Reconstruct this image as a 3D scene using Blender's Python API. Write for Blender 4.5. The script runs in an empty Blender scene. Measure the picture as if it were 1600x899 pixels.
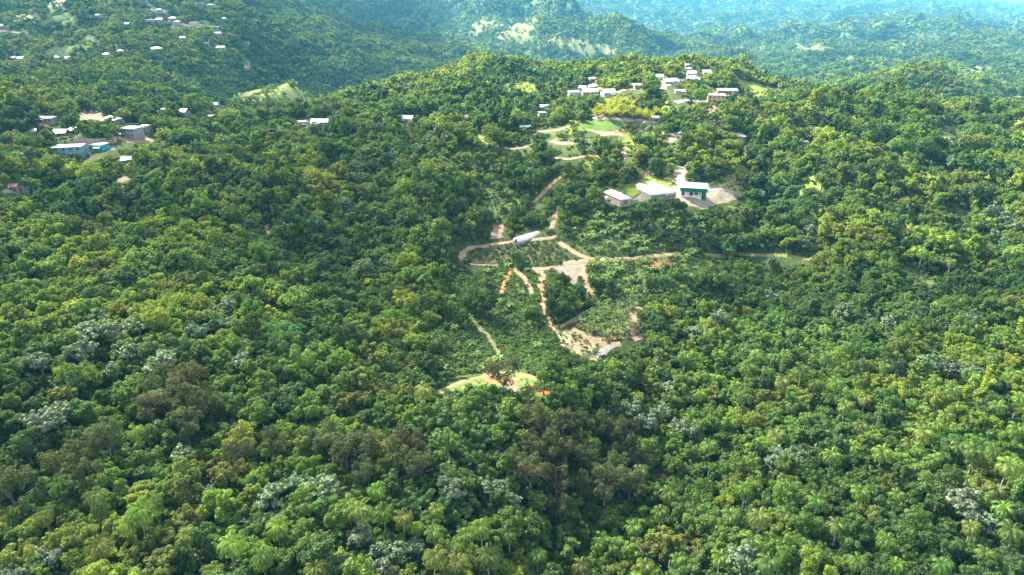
import bpy, math, random
import numpy as np
from mathutils import Vector
R = math.radians
S = bpy.context.scene
COL = S.collection
RNG = np.random.default_rng(11)
random.seed(5)

# ------------------------------------------------------------------ camera
CAMZ, PITCH, FPX = 120.0, 23.3, 1067.0
cam_d = bpy.data.cameras.new('camera')
cam_d.sensor_width = 36.0
cam_d.lens = 36.0 * FPX / 1600.0
cam_d.clip_start, cam_d.clip_end = 1.0, 60000.0
cam = bpy.data.objects.new('camera', cam_d)
cam.location = (0, 0, CAMZ)
cam.rotation_euler = (R(90 - PITCH), 0, 0)
COL.objects.link(cam)
S.camera = cam

# ------------------------------------------------------------------ light
SUN_AZ, SUN_EL = R(-44), R(43)          # azimuth clockwise from +Y
SUNV = np.array([math.sin(SUN_AZ) * math.cos(SUN_EL), math.cos(SUN_AZ) * math.cos(SUN_EL), math.sin(SUN_EL)])
W = bpy.data.worlds.new('World')
S.world = W
W.use_nodes = True
nt = W.node_tree
nt.nodes.clear()
sky = nt.nodes.new('ShaderNodeTexSky')
sky.sky_type = 'NISHITA'
sky.sun_disc = False
sky.sun_elevation = SUN_EL
sky.sun_rotation = SUN_AZ
sky.altitude = 200
sky.air_density, sky.dust_density, sky.ozone_density = 1.0, 1.5, 1.0
bg = nt.nodes.new('ShaderNodeBackground')
bg.inputs[1].default_value = 0.10
wo = nt.nodes.new('ShaderNodeOutputWorld')
hsk = nt.nodes.new('ShaderNodeHueSaturation')      # a sky half veiled by white cloud
hsk.inputs['Saturation'].default_value = .3
nt.links.new(sky.outputs[0], hsk.inputs['Color'])
nt.links.new(hsk.outputs[0], bg.inputs[0])
nt.links.new(bg.outputs[0], wo.inputs[0])
sl = bpy.data.lights.new('sun', 'SUN')
sl.energy = 5.0
sl.angle = R(0.5)
sl.color = (1.0, 0.92, 0.76)
so = bpy.data.objects.new('sun', sl)
so.rotation_euler = Vector(SUNV).to_track_quat('Z', 'Y').to_euler()
so.location = (0, 0, 400)
COL.objects.link(so)
S.view_settings.view_transform = 'Standard'
S.view_settings.look = 'None'
S.view_settings.gamma = 1.0
S.view_settings.use_curve_mapping = False
S.view_settings.exposure = 2.68
S.render.engine = 'CYCLES'
cy = S.cycles
cy.max_bounces, cy.diffuse_bounces, cy.glossy_bounces, cy.transmission_bounces = 5, 3, 1, 3
cy.transparent_max_bounces, cy.volume_bounces = 8, 0
cy.use_denoising = True
try:
    cy.denoiser = 'OPENIMAGEDENOISE'
    cy.denoising_input_passes = 'RGB_ALBEDO_NORMAL'
    cy.denoising_prefilter = 'ACCURATE'
except Exception:
    pass
cy.caustics_reflective = cy.caustics_refractive = False
HAZE_DENSITY = 0.00005
HAZE_COLOR = (0.14, 0.60, 1.0, 1)

# ------------------------------------------------------------------ noise and projection
_perm = np.random.default_rng(3).permutation(512)
_perm = np.concatenate([_perm, _perm])
_ang = np.random.default_rng(4).uniform(0, 2 * np.pi, 1024)
def pnoise(x, y):
    x = np.asarray(x, float); y = np.asarray(y, float)
    xi = np.floor(x).astype(int); yi = np.floor(y).astype(int)
    xf, yf = x - xi, y - yi
    def g(ix, iy, dx, dy):
        a = _ang[_perm[(_perm[ix & 511] + iy) & 511]]
        return np.cos(a) * dx + np.sin(a) * dy
    u = xf**3 * (xf * (xf * 6 - 15) + 10); v = yf**3 * (yf * (yf * 6 - 15) + 10)
    a = g(xi, yi, xf, yf); b = g(xi + 1, yi, xf - 1, yf)
    c = g(xi, yi + 1, xf, yf - 1); d = g(xi + 1, yi + 1, xf - 1, yf - 1)
    return ((a + u * (b - a)) * (1 - v) + (c + u * (d - c)) * v) * 1.5
def fbm(x, y, o=3):
    r, a = 0, 1.0
    for i in range(o):
        r = r + a * pnoise(x * 2**i + 17 * i, y * 2**i - 9 * i); a *= .5
    return r
def ridged(x, y, o=3):
    r, a = 0, 1.0
    for i in range(o):
        r = r + a * (1 - 2.2 * np.abs(pnoise(x * 2**i + 31 * i, y * 2**i + 7 * i))); a *= .5
    return r / 1.75
CP, SP = math.cos(R(PITCH)), math.sin(R(PITCH))
def project(X, Y, Z):
    dz = Z - CAMZ
    t = Y * CP - dz * SP
    t = np.where(np.abs(t) < 1e-3, 1e-3, t)
    return 800 + FPX * X / t, 449.5 - FPX * (Y * SP + dz * CP) / t, t
def ray(px, py):
    u, v = (px - 800) / FPX, (449.5 - py) / FPX
    return u, CP + v * SP, -SP + v * CP

# ------------------------------------------------------------------ terrain height field
# (photo column, distance ahead, ground height) for the lie of the land
PTS = [(-300,60,16),(200,60,12),(700,60,2),(1000,60,-6),(1500,60,2),(2000,60,10),
 (-200,100,18),(200,100,11),(600,100,3),(900,100,-8),(1200,100,-4),(1600,100,4),(1900,100,10),
 (0,150,16),(400,150,9),(700,150,2),(900,150,-14),(1200,150,-7),(1600,150,3),
 (790,197,0),(700,197,-1),(870,188,-1),(600,200,2),(400,200,9),(0,200,20),(1000,200,-13),(1200,200,-9),(1600,200,1),
 (1200,250,-9),(1500,250,-5),(780,233,-10),(930,234,-11),(930,265,-6),(860,258,-9),(990,262,-8),(895,305,-8),
 (845,318,-6.6),(720,335,-6),(825,360,-4),(1000,335,-6),(1150,345,-9),(1280,335,-8),(690,275,-5),(600,300,-2),
 (500,320,8),(300,300,18),(0,280,24),(-200,280,32),(400,520,12),(560,500,14),(680,480,19),(700,395,15),(690,355,6),(736,385,-4),(752,425,-2),(790,410,3),(640,400,8),
 (108,420,28.5),(155,440,28),(75,560,26),(210,500,27),(250,620,23),(30,350,22),(130,340,21),(-200,500,40),
 (485,600,16),(636,600,19),(700,620,24),(330,750,-8),(100,900,24),(220,860,13),(100,1050,-14),(0,1080,-4),(-250,1100,20),(300,1050,-40),(100,720,10),(-100,800,44),(330,850,-10),
 (430,1100,-9),(430,950,-38),(430,1280,-46),(530,1150,-60),(560,950,-55),(480,800,-10),(600,850,7),(780,900,34),(850,850,24),(1000,950,29),(1100,930,31),
 (1200,800,19),(1320,750,14),(1450,680,18),(1600,560,18),(1800,520,25),(1600,390,12),(1600,310,2),(1480,280,-2),
 (1370,1050,-4),(1500,1000,-16),(1600,850,-30),(780,1200,-70),(1000,1300,-80),(1200,1150,-60),(600,1150,-70),(1400,860,-22),
 (1120,570,39.5),(940,520,29.5),(823,500,30),(910,680,31),(1085,800,33),(1060,490,28),(1020,400,12.4),(965,395,9.8),(1090,400,10.4),
 (1065,430,14.6),(850,410,7.5),(890,470,25),(760,470,24),(890,425,15),(1250,520,26),(1300,430,20),(1300,360,9),(1450,440,19),
 (1450,350,4),(1050,375,2),(1050,350,-4.4),(1180,600,34),(800,620,27),
 (0,1400,42),(0,2000,106),(260,1500,66),(380,2300,104),(260,2000,104),(200,1150,30),(385,1400,28),(560,1900,10),(740,1700,-30),
 (0,3000,270),(300,3000,230),(-300,2000,190),(500,2800,76),(600,2800,28),(600,3500,96),(680,2400,-18),(600,4500,320),(400,4500,360),
 (800,2650,66),(760,2900,80),(880,2350,8),(960,2100,-36),(850,2000,-58),(700,2200,-40),(900,3500,30),(900,2900,-50),(820,4500,180),
 (1000,5500,120),(1000,3500,-16),(1000,2600,-75),(1200,5000,66),(1200,3200,-34),(1200,2000,-64),(1400,5000,74),(1400,2600,-30),
 (1400,1600,-54),(1600,4000,-20),(1600,2200,-44),(1600,1300,-60),(1550,10000,0),(1550,14000,0),(800,9000,260),(400,9000,500),
 (1200,9000,90),(-300,6000,500),(1900,3000,-30),(1900,1500,-50),(1350,7000,60),(1560,6500,-10)]
def warp(X, Y):
    return np.stack([X / (Y + 60) * 2.2, np.log(Y + 60)], -1)
P = np.array(PTS, float)
for r_ in P:                      # the blue hills lie well beyond the valley
    if r_[1] >= 1600 and r_[0] >= 440:
        y_ = 1600 + (r_[1] - 1600) * 2.2
        r_[2] = CAMZ + y_ * (r_[2] - CAMZ) / r_[1]; r_[1] = y_
_t = P[:, 1] * CP - (P[:, 2] - CAMZ) * SP
PX = (P[:, 0] - 800) / FPX * _t
Pw = warp(PX, P[:, 1])
Pv = P[:, 2] / (P[:, 1] + 150)
def tps(d2):
    return 0.5 * d2 * np.log(d2 + 1e-9)
n = len(P)
A = np.zeros((n + 3, n + 3))
A[:n, :n] = tps(((Pw[:, None] - Pw[None]) ** 2).sum(-1)) + np.eye(n) * 0.003
A[:n, n] = 1; A[:n, n + 1:] = Pw; A[n:, :n] = A[:n, n:].T
RW = np.linalg.solve(A, np.concatenate([Pv, np.zeros(3)]))
def smooth(a, b, x):
    t = np.clip((x - a) / (b - a), 0, 1)
    return t * t * (3 - 2 * t)
def H(X, Y):
    X = np.asarray(X, float); Y = np.asarray(Y, float)
    sh = np.broadcast(X, Y).shape
    x = np.broadcast_to(X, sh).ravel(); y = np.broadcast_to(Y, sh).ravel()
    out = np.empty(len(x))
    for i in range(0, len(x), 60000):
        xs, ys = x[i:i + 60000], y[i:i + 60000]
        w = warp(np.clip(xs, -1.05 * (ys + 60), 1.05 * (ys + 60)), ys)
        d2 = ((w[:, None, 0] - Pw[None, :, 0]) ** 2 + (w[:, None, 1] - Pw[None, :, 1]) ** 2)
        out[i:i + 60000] = (tps(d2) @ RW[:n] + RW[n] + w @ RW[n + 1:]) * (ys + 150)
    # gullies and spurs
    farm = np.exp(-(((x - 25) / 120) ** 2 + ((y - 340) / 130) ** 2))
    near = (1 - .85 * farm) * (1 - smooth(700, 1300, y))
    out += near * (6.5 * fbm(x / 95 + 3.1, y / 120, 2) + (15.0 * (ridged(x / 115 + .4, y / 190 + .2 - x / 200, 2) - .3) + 5.0 * (ridged(x / 52 + 7, y / 90 + x / 150, 2) - .3)) * smooth(230, 340, y) + 1.0 * pnoise(x / 22, y / 22))
    mid = smooth(500, 1200, y) * (1 - smooth(15000, 20000, y))
    out += mid * (np.minimum(12 + y * .017, 75) * (ridged(x / 330 + 1.7, y / 430, 3) - .35))
    out += mid * (6 * pnoise(x / 60, y / 60) + 13 * (ridged(x / 130 + 5, y / 190 + x / 400, 3) - .3))
    out += 14 * np.clip(1 - np.hypot(x + 338, (y - 1030) * .8) / 88, 0, 1) * (1 + .25 * pnoise(x / 25, y / 60))
    dd = np.full(x.shape, 1e9)
    for (xa, ya), (xb, yb) in (((-190, 4300), (0, 3910)), ((0, 3910), (235, 3300)), ((235, 3300), (400, 2750)), ((0, 3910), (-120, 3300)), ((235, 3300), (130, 2850)), ((-190, 4300), (-330, 3700))):
        tt = np.clip(((x - xa) * (xb - xa) + (y - ya) * (yb - ya)) / ((xb - xa) ** 2 + (yb - ya) ** 2), 0, 1)
        dd = np.minimum(dd, np.hypot(x - xa - tt * (xb - xa), (y - ya - tt * (yb - ya)) * .7))
    out += 85 * np.clip(1 - dd / 210, 0, 1) * (1 + .3 * pnoise(x / 60, y / 160))
    out += smooth(1800, 3500, y) * (1 - smooth(12000, 18000, y)) * 150 * (ridged(x / 950 + .3, y / 1500 + 2.2, 3) - .4)
    return out.reshape(sh)
def ground(px, py, lift=0.0):
    """point of the ground (or of a layer lift metres above it) that the photo shows at a pixel"""
    dx, dy, dz = ray(px, py)
    Y = np.geomspace(70, 28000, 900)
    t = Y / dy
    h = H(dx * t, Y) + lift - (CAMZ + dz * t)
    k = np.nonzero(h > 0)[0]
    k = k[0] if len(k) else len(Y) - 1
    a, b = (Y[k - 1], Y[k]) if k else (60, Y[0])
    Ys = np.linspace(a, b, 24); ts = Ys / dy
    hh = H(dx * ts, Ys) + lift - (CAMZ + dz * ts)
    j = np.nonzero(hh > 0)[0]; j = j[0] if len(j) else 23
    X, y = float(dx * ts[j]), float(Ys[j])
    return X, y, float(H(X, y))

# ------------------------------------------------------------------ materials
def mat(name):
    m = bpy.data.materials.new(name); m.use_nodes = True
    nt = m.node_tree; nt.nodes.clear()
    o = nt.nodes.new('ShaderNodeOutputMaterial')
    return m, nt, o
def nd(nt, t, **kw):
    x = nt.nodes.new(t)
    for k, v in kw.items():
        if k.startswith('i_'):
            key = k[2:]
            x.inputs[int(key) if key.isdigit() else key].default_value = v
        else:
            setattr(x, k, v)
    return x
def leaf_material(name, transl=.42, rough=.5, gloss=.015, var=.55):
    m, nt, o = mat(name)
    L = nt.links.new
    tint = nd(nt, 'ShaderNodeAttribute', attribute_name='tint', attribute_type='INSTANCER')
    lv = nd(nt, 'ShaderNodeAttribute', attribute_name='leafvar', attribute_type='GEOMETRY')
    hsv = nd(nt, 'ShaderNodeHueSaturation')
    mr = nd(nt, 'ShaderNodeMapRange', i_3=1 - var, i_4=1 + var)
    L(lv.outputs['Fac'], mr.inputs[0]); L(mr.outputs[0], hsv.inputs['Value'])
    mh = nd(nt, 'ShaderNodeMapRange', i_3=.510, i_4=.494)
    L(lv.outputs['Fac'], mh.inputs[0]); L(mh.outputs[0], hsv.inputs['Hue'])
    L(tint.outputs['Color'], hsv.inputs['Color'])
    d = nd(nt, 'ShaderNodeBsdfDiffuse'); t = nd(nt, 'ShaderNodeBsdfTranslucent')
    L(hsv.outputs[0], d.inputs[0])
    mx = nd(nt, 'ShaderNodeMix', data_type='RGBA', blend_type='MULTIPLY', i_0=1.0)
    mx.inputs[7].default_value = (1.7, 1.55, .7, 1)
    L(hsv.outputs[0], mx.inputs[6]); L(mx.outputs[2], t.inputs[0])
    m1 = nd(nt, 'ShaderNodeMixShader', i_0=transl)
    L(d.outputs[0], m1.inputs[1]); L(t.outputs[0], m1.inputs[2])
    g = nd(nt, 'ShaderNodeBsdfGlossy', i_Roughness=rough)
    g.inputs[0].default_value = (.8, .85, .8, 1)
    m2 = nd(nt, 'ShaderNodeMixShader', i_0=gloss)
    L(m1.outputs[0], m2.inputs[1]); L(g.outputs[0], m2.inputs[2])
    L(m2.outputs[0], o.inputs[0])
    return m
M_LEAF = leaf_material('leaf')
M_SILVER = leaf_material('silver_leaf', transl=.2, rough=.5, gloss=.03, var=.35)
def rough_mat(name, c1, c2, scale, rough=.9, bump=0.0, spec=.2, detail=5):
    m, nt, o = mat(name); L = nt.links.new
    p = nd(nt, 'ShaderNodeBsdfPrincipled', i_Roughness=rough)
    p.inputs['Specular IOR Level'].default_value = spec
    g = nd(nt, 'ShaderNodeNewGeometry'); nz = nd(nt, 'ShaderNodeTexNoise', i_Scale=scale, i_Detail=detail)
    L(g.outputs['Position'], nz.inputs['Vector'])
    cr = nd(nt, 'ShaderNodeValToRGB')
    cr.color_ramp.elements[0].position, cr.color_ramp.elements[1].position = .32, .68
    cr.color_ramp.elements[0].color = (*c1, 1); cr.color_ramp.elements[1].color = (*c2, 1)
    L(nz.outputs[0], cr.inputs[0]); L(cr.outputs[0], p.inputs['Base Color'])
    if bump:
        b = nd(nt, 'ShaderNodeBump', i_Strength=bump, i_Distance=.2)
        L(nz.outputs[0], b.inputs['Height']); L(b.outputs[0], p.inputs['Normal'])
    L(p.outputs[0], o.inputs[0])
    return m
M_BARK = rough_mat('bark', (.10, .085, .065), (.22, .19, .15), 3)
M_PALMBARK = rough_mat('palm_bark', (.2, .18, .15), (.34, .31, .27), 4)
M_DIRT = rough_mat('packed_dirt', (.18, .12, .07), (.28, .20, .125), .5, bump=.3)
M_REDDIRT = rough_mat('red_dirt', (.26, .105, .045), (.34, .17, .08), .5, bump=.3)
M_GRASSTRACK = rough_mat('worn_grass_track', (.10, .12, .035), (.20, .17, .075), .6)
M_CONCRETE = rough_mat('pale_concrete', (.17, .16, .145), (.24, .23, .21), .6)
_cache = {}
def paint(c, rough=.6, streak=.30):
    k = (tuple(round(x, 3) for x in c), rough)
    if k not in _cache:
        _cache[k] = rough_mat('paint', tuple(x * (1 - streak) for x in c), c, .9, rough=rough, spec=.3)
    return _cache[k]
M_GLASS = rough_mat('dark_window', (.02, .025, .03), (.05, .055, .06), 1, rough=.15, spec=.5)

# ------------------------------------------------------------------ mesh helpers
def mesh_obj(name, verts, faces, material, parent=None, smooth_=False):
    me = bpy.data.meshes.new(name)
    me.from_pydata([tuple(v) for v in verts], [], [tuple(f) for f in faces])
    me.materials.append(material)
    if smooth_:
        me.shade_smooth()
    o = bpy.data.objects.new(name, me)
    COL.objects.link(o)
    if parent: o.parent = parent
    return o
def tag(o, label=None, cat=None, group=None, kind=None):
    for k, v in (('label', label), ('category', cat), ('group', group), ('kind', kind)):
        if v: o[k] = v
    return o
def empty(name, loc, rz=0.0):
    o = bpy.data.objects.new(name, None); COL.objects.link(o)
    o.empty_display_size = .5
    o.location = loc; o.rotation_euler = (0, 0, rz)
    return o
def quad_mesh(name, V, var, material):
    """V: n x 4 x 3 leaf quads, var: n per-leaf variation"""
    k = len(V)
    me = bpy.data.meshes.new(name)
    me.vertices.add(4 * k); me.vertices.foreach_set('co', V.reshape(-1).astype(np.float32))
    me.loops.add(4 * k); me.loops.foreach_set('vertex_index', np.arange(4 * k, dtype=np.int32))
    me.polygons.add(k); me.polygons.foreach_set('loop_start', np.arange(0, 4 * k, 4, dtype=np.int32))
    me.update(calc_edges=True)
    a = me.attributes.new('leafvar', 'FLOAT', 'FACE'); a.data.foreach_set('value', np.asarray(var, np.float32))
    me.materials.append(material)
    return me
def unit(v):
    return v / (np.linalg.norm(v, axis=-1, keepdims=True) + 1e-9)
def leaf_quads(pos, nrm, size, aspect, rng, fold=.15):
    k = len(pos)
    r = unit(rng.normal(size=(k, 3)))
    a = unit(np.cross(nrm, r)); b = np.cross(nrm, a)
    s = (size * rng.uniform(.6, 1.4, k))[:, None]
    return np.stack([pos - a * s * .5, pos + b * s * .5 * aspect - nrm * s * fold, pos + a * s * .5, pos - b * s * .5 * aspect - nrm * s * fold], 1)

# ------------------------------------------------------------------ tree prototypes
def lobes_crown(seed, nl, rx, rz, zc, lr=(.3, .48), low=-.25, flat=1.0):
    rng = np.random.default_rng(seed)
    d = unit(rng.normal(size=(nl * 6, 3))); d = d[d[:, 2] > low][:nl]
    f = rng.uniform(.45, .8, len(d))[:, None]
    c = d * f * np.array([rx, rx, rz]); c[:, 2] += zc
    c[:, :2] += rng.normal(size=2) * rx * .08
    r = rng.uniform(*lr, len(d)) * rx
    return c, r, np.full(len(c), flat)
def crown_leaves(seed, c, r, flat, count, leaf, spread=.5, up=.5, aspect=.7):
    rng = np.random.default_rng(seed + 99)
    w = r**2 / (r**2).sum()
    pos, nrm, var = [], [], []
    lobe_var = rng.normal(0, .16, len(c))
    tries = 0
    while sum(len(p) for p in pos) < count and tries < 12:
        tries += 1
        i = rng.choice(len(c), count, p=w)
        d = unit(rng.normal(size=(count, 3)) + np.array([0, 0, .45]))
        p = c[i] + d * (r[i] * rng.uniform(.78, 1.08, count))[:, None] * np.stack([np.ones(count), np.ones(count), flat[i]], 1)
        q = np.linalg.norm((p[:, None] - c[None]) / np.stack([np.ones(len(c)), np.ones(len(c)), flat], 1)[None], axis=2) / r[None]
        q[np.arange(count), i] = 9
        ok = q.min(1) > .78
        pos.append(p[ok]); nrm.append(unit(d[ok] + rng.normal(size=(ok.sum(), 3)) * spread + np.array([0, 0, up])))
        var.append(np.clip(.5 + lobe_var[i[ok]] + rng.normal(0, .2, ok.sum()), 0, 1))
    pos = np.concatenate(pos)[:count]; nrm = np.concatenate(nrm)[:count]; var = np.concatenate(var)[:count]
    return leaf_quads(pos, nrm, leaf, aspect, rng), var
def tube(path, radii, sides=6):
    path = np.array(path, float); V, F = [], []
    for i, p in enumerate(path):
        t = path[min(i + 1, len(path) - 1)] - path[max(i - 1, 0)]; t = t / (np.linalg.norm(t) + 1e-9)
        a = np.cross(t, [0.3, 1, .1]); a /= np.linalg.norm(a); b = np.cross(t, a)
        for k in range(sides):
            an = 2 * math.pi * k / sides
            V.append(p + (a * math.cos(an) + b * math.sin(an)) * radii[i])
    for i in range(len(path) - 1):
        for k in range(sides):
            k2 = (k + 1) % sides
            F.append((i * sides + k, i * sides + k2, (i + 1) * sides + k2, (i + 1) * sides + k))
    F.append(tuple(range(sides))[::-1]); F.append(tuple((len(path) - 1) * sides + k for k in range(sides)))
    return V, F
def trunk_mesh(name, seed, h, r, tips, material):
    rng = np.random.default_rng(seed)
    V, F = tube([(0, 0, -.6), (.05, 0, h * .3), (rng.normal() * .2, rng.normal() * .2, h * .62)], [r * 1.3, r, r * .75])
    top = np.array([0, 0, h * .55])
    for t in tips:
        mid = top + (np.array(t) - top) * .5 + np.array([0, 0, -.3])
        v, f = tube([top, mid, t], [r * .55, r * .35, r * .12], 5)
        o = len(V); V += v; F += [tuple(i + o for i in q) for q in f]
    me = bpy.data.meshes.new(name)
    me.from_pydata([tuple(v) for v in V], [], F); me.materials.append(material)
    me.shade_smooth()
    return me
FORMS = [('rounded', 10, 4.0, 3.3, 4.6), ('domed', 9, 4.4, 2.8, 4.2), ('ragged', 7, 4.2, 3.8, 4.8), ('spreading', 11, 5.2, 2.3, 5.0),
         ('tall', 10, 3.3, 4.4, 5.6), ('bushy', 10, 3.8, 3.0, 3.4), ('ragged', 6, 4.4, 3.4, 5.0), ('domed', 12, 4.3, 3.3, 4.4),
         ('lopsided', 8, 4.6, 3.0, 4.4), ('tall', 8, 3.0, 4.8, 5.8), ('spreading', 8, 5.0, 2.8, 5.2), ('lopsided', 9, 4.0, 3.8, 4.8),
         ('ragged', 8, 3.8, 3.0, 4.0), ('bushy', 13, 4.4, 2.6, 3.2)]
def tufted(seed, form, sub=(5, 9), main_r=(.26, .46), tuft_r=(.10, .19), flat=.8):
    """crown as main boughs, each breaking up into leaf tufts: tuft centres, radii, flattening"""
    nm, nl, rx, rz, zc = form
    rng = np.random.default_rng(seed)
    C, Rr = [], []
    lean = rng.normal(size=2) * (.3 if nm == 'lopsided' else .1) * rx
    for k in range(nl):
        az = 2.4 * k + rng.normal() * .5; e = rng.uniform(-.55, 1.0) if k else 1.3
        f = rng.uniform(.35, .78)
        b = np.array([math.cos(az) * math.cos(e) * rx * f + lean[0] * e, math.sin(az) * math.cos(e) * rx * f + lean[1] * e, zc + math.sin(e) * rz * f * 1.05])
        br = rx * rng.uniform(*main_r)
        for q in range(int(rng.integers(*sub))):
            d = unit(rng.normal(size=3) + np.array([0, 0, .35]))
            C.append(b + d * br * rng.uniform(.6, 1.05)); Rr.append(rx * rng.uniform(*tuft_r))
        C.append(b); Rr.append(br * .72)
    return np.array(C), np.array(Rr), np.full(len(C), flat)
def make_tree(seed, form, count, leaf, material, spread=.6, aspect=.7, bark=M_BARK, **kw):
    rx, zc = form[2], form[4]
    c, r, fl = tufted(seed, form, **kw)
    q, var = crown_leaves(seed, c, r, fl, count, leaf, spread, aspect=aspect)
    cm = quad_mesh('crown', q, var, material)
    tm = trunk_mesh('trunk', seed, zc, .24, c[np.argsort(-c[:, 2])[2:20:3]] - np.array([0, 0, .3]), bark)
    return cm, tm, rx
NEAR = [make_tree(100 + i, f, 5200, .36, M_LEAF) for i, f in enumerate(FORMS)]
SILV = [make_tree(200 + i, ('silver', nl, 4.2, 2.9, 6.2), 2200, .52, M_SILVER, spread=.5, aspect=.8, sub=(4, 7), tuft_r=(.08, .15), flat=.5) for i, nl in enumerate((9, 12, 7))]
BROWN = [make_tree(300 + i, ('brown', nl, 4.2, 3.6, 6.2), 4200, .34, M_LEAF, spread=.9, aspect=.45, tuft_r=(.10, .18)) for i, nl in enumerate((10, 12, 8))]
def palm_mesh(seed, h=8.5, L=3.4, nf=20):
    rng = np.random.default_rng(seed)
    Q, var = [], []
    top = np.array([rng.normal() * .3, rng.normal() * .3, h])
    for k in range(nf):
        az = 2 * math.pi * k * .381966 + rng.normal() * .12
        el = R(82 - 105 * (k / nf)) + rng.normal() * .08
        ln = L * rng.uniform(.85, 1.1)
        hd = np.array([math.cos(az), math.sin(az), 0]); side = np.array([-math.sin(az), math.cos(az), 0])
        p = top.copy(); e = el; pts = [p.copy()]
        for s in range(9):
            p = p + (hd * math.cos(e) + np.array([0, 0, math.sin(e)])) * ln / 9; e -= .19 + .028 * s; pts.append(p.copy())
        pts = np.array(pts); fv = .5 + rng.normal(0, .16) + (.25 if k > nf - 5 else 0)
        for s in range(1, 9):
            for hf in (0, .5):
                b = pts[s] + (pts[s + 1] - pts[s]) * hf; t = unit(pts[s + 1] - pts[s])
                ll = .95 * math.sin(math.pi * (.16 + .84 * (1 - (s + hf) / 9.6))) ** .6
                for sg in (-1, 1):
                    dr = unit(side * sg + t * .55 + np.array([0, 0, -.35 - rng.uniform(0, .3)])) * ll
                    Q.append([b - t * .07, b + dr * .5 - t * .1, b + dr, b + dr * .5 + t * .1]); var.append(np.clip(fv + rng.normal(0, .1), 0, 1))
    cm = quad_mesh('crown', np.array(Q), var, M_LEAF)
    V, F = tube([(0, 0, -.5), (top[0] * .2, top[1] * .2, h * .35), (top[0] * .6, top[1] * .6, h * .7), tuple(top)], [.26, .17, .15, .16], 7)
    tm = bpy.data.meshes.new('trunk'); tm.from_pydata([tuple(v) for v in V], [], F); tm.materials.append(M_PALMBARK); tm.shade_smooth()
    return cm, tm, L
PALM = [palm_mesh(400 + i, h, L, nf) for i, (h, L, nf) in enumerate(((9, 3.7, 22), (8, 3.3, 19), (10, 3.9, 24), (8.6, 3.4, 26)))]
def banana_mesh(seed):
    rng = np.random.default_rng(seed); Q, var = [], []
    for k in range(9):
        az = 2.4 * k + rng.normal() * .2; e = R(80 - 7 * k)
        hd = np.array([math.cos(az), math.sin(az), 0]); side = np.array([-math.sin(az), math.cos(az), 0])
        p = np.array([0, 0, 1.7 + .05 * k]); w0 = .12; fv = np.clip(.55 + rng.normal(0, .2), 0, 1)
        for s in range(6):
            q = p + (hd * math.cos(e) + np.array([0, 0, math.sin(e)])) * .42; e -= .3
            w1 = [.3, .42, .44, .38, .26, .03][s]
            for sg in (-1, 1):
                Q.append([p, q, q + side * sg * w1 - np.array([0, 0, w1 * .25]), p + side * sg * w0 - np.array([0, 0, w0 * .25])]); var.append(fv)
            p, w0 = q, w1
    V = np.array(Q)
    st = []
    for k in range(6):
        a0, a1 = k * math.pi / 3, (k + 1) * math.pi / 3
        st.append([(.16 * math.cos(a0), .16 * math.sin(a0), -.3), (.16 * math.cos(a1), .16 * math.sin(a1), -.3), (.1 * math.cos(a1), .1 * math.sin(a1), 1.8), (.1 * math.cos(a0), .1 * math.sin(a0), 1.8)])
    return quad_mesh('banana_plant', np.concatenate([V, np.array(st)]), var + [.4] * 6, M_LEAF)
BANANA = [banana_mesh(500 + i) for i in range(4)]
def simple_tree(seed, form, count, leaf, material=M_LEAF, lr=None, flat=.8, spread=.6, stem=True, **kw):
    nm, nl, rx, rz, zc = form
    c, r, fl = lobes_crown(seed, nl, rx, rz, zc, lr, flat=flat) if lr else tufted(seed, form, flat=flat, **kw)
    q, var = crown_leaves(seed, c, r, fl, count, leaf, spread)
    if stem:
        st = []
        for k in range(5):
            a0, a1 = k * 1.2566, (k + 1) * 1.2566
            st.append([(.25 * math.cos(a0), .25 * math.sin(a0), -1), (.25 * math.cos(a1), .25 * math.sin(a1), -1), (.12 * math.cos(a1), .12 * math.sin(a1), zc), (.12 * math.cos(a0), .12 * math.sin(a0), zc)])
        q = np.concatenate([q, np.array(st)]); var = np.concatenate([var, np.zeros(5)])
    return quad_mesh('foliage', q, var, material)
def proto_collection(name, meshes):
    c = bpy.data.collections.new(name)
    for i, me in enumerate(meshes):
        c.objects.link(bpy.data.objects.new('%s_%02d' % (name, i), me))
    return c
MIDP = [simple_tree(600 + i, f, 1900, .52) for i, f in enumerate(FORMS)] + \
       [simple_tree(640 + i, ('silver', 9, 4.0, 2.7, 6.2), 1000, .68, M_SILVER, sub=(4, 7), tuft_r=(.08, .15), flat=.55) for i in range(2)]
NB = len(FORMS)
FARP = [simple_tree(660 + i, (f[0], 7, f[2], f[3], f[4] - 1), 260, 1.35, sub=(2, 4), main_r=(.3, .5), tuft_r=(.15, .25), stem=False) for i, f in enumerate(FORMS[:8])]
BUSHP = [simple_tree(680 + i, ('bush', 7, 1.15, .9, .75), 300, .30, stem=False, lr=(.3, .48)) for i in range(4)] + BANANA
C_MID, C_FAR, C_BUSH = proto_collection('mid_tree', MIDP), proto_collection('far_tree', FARP), proto_collection('bush', BUSHP)
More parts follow.
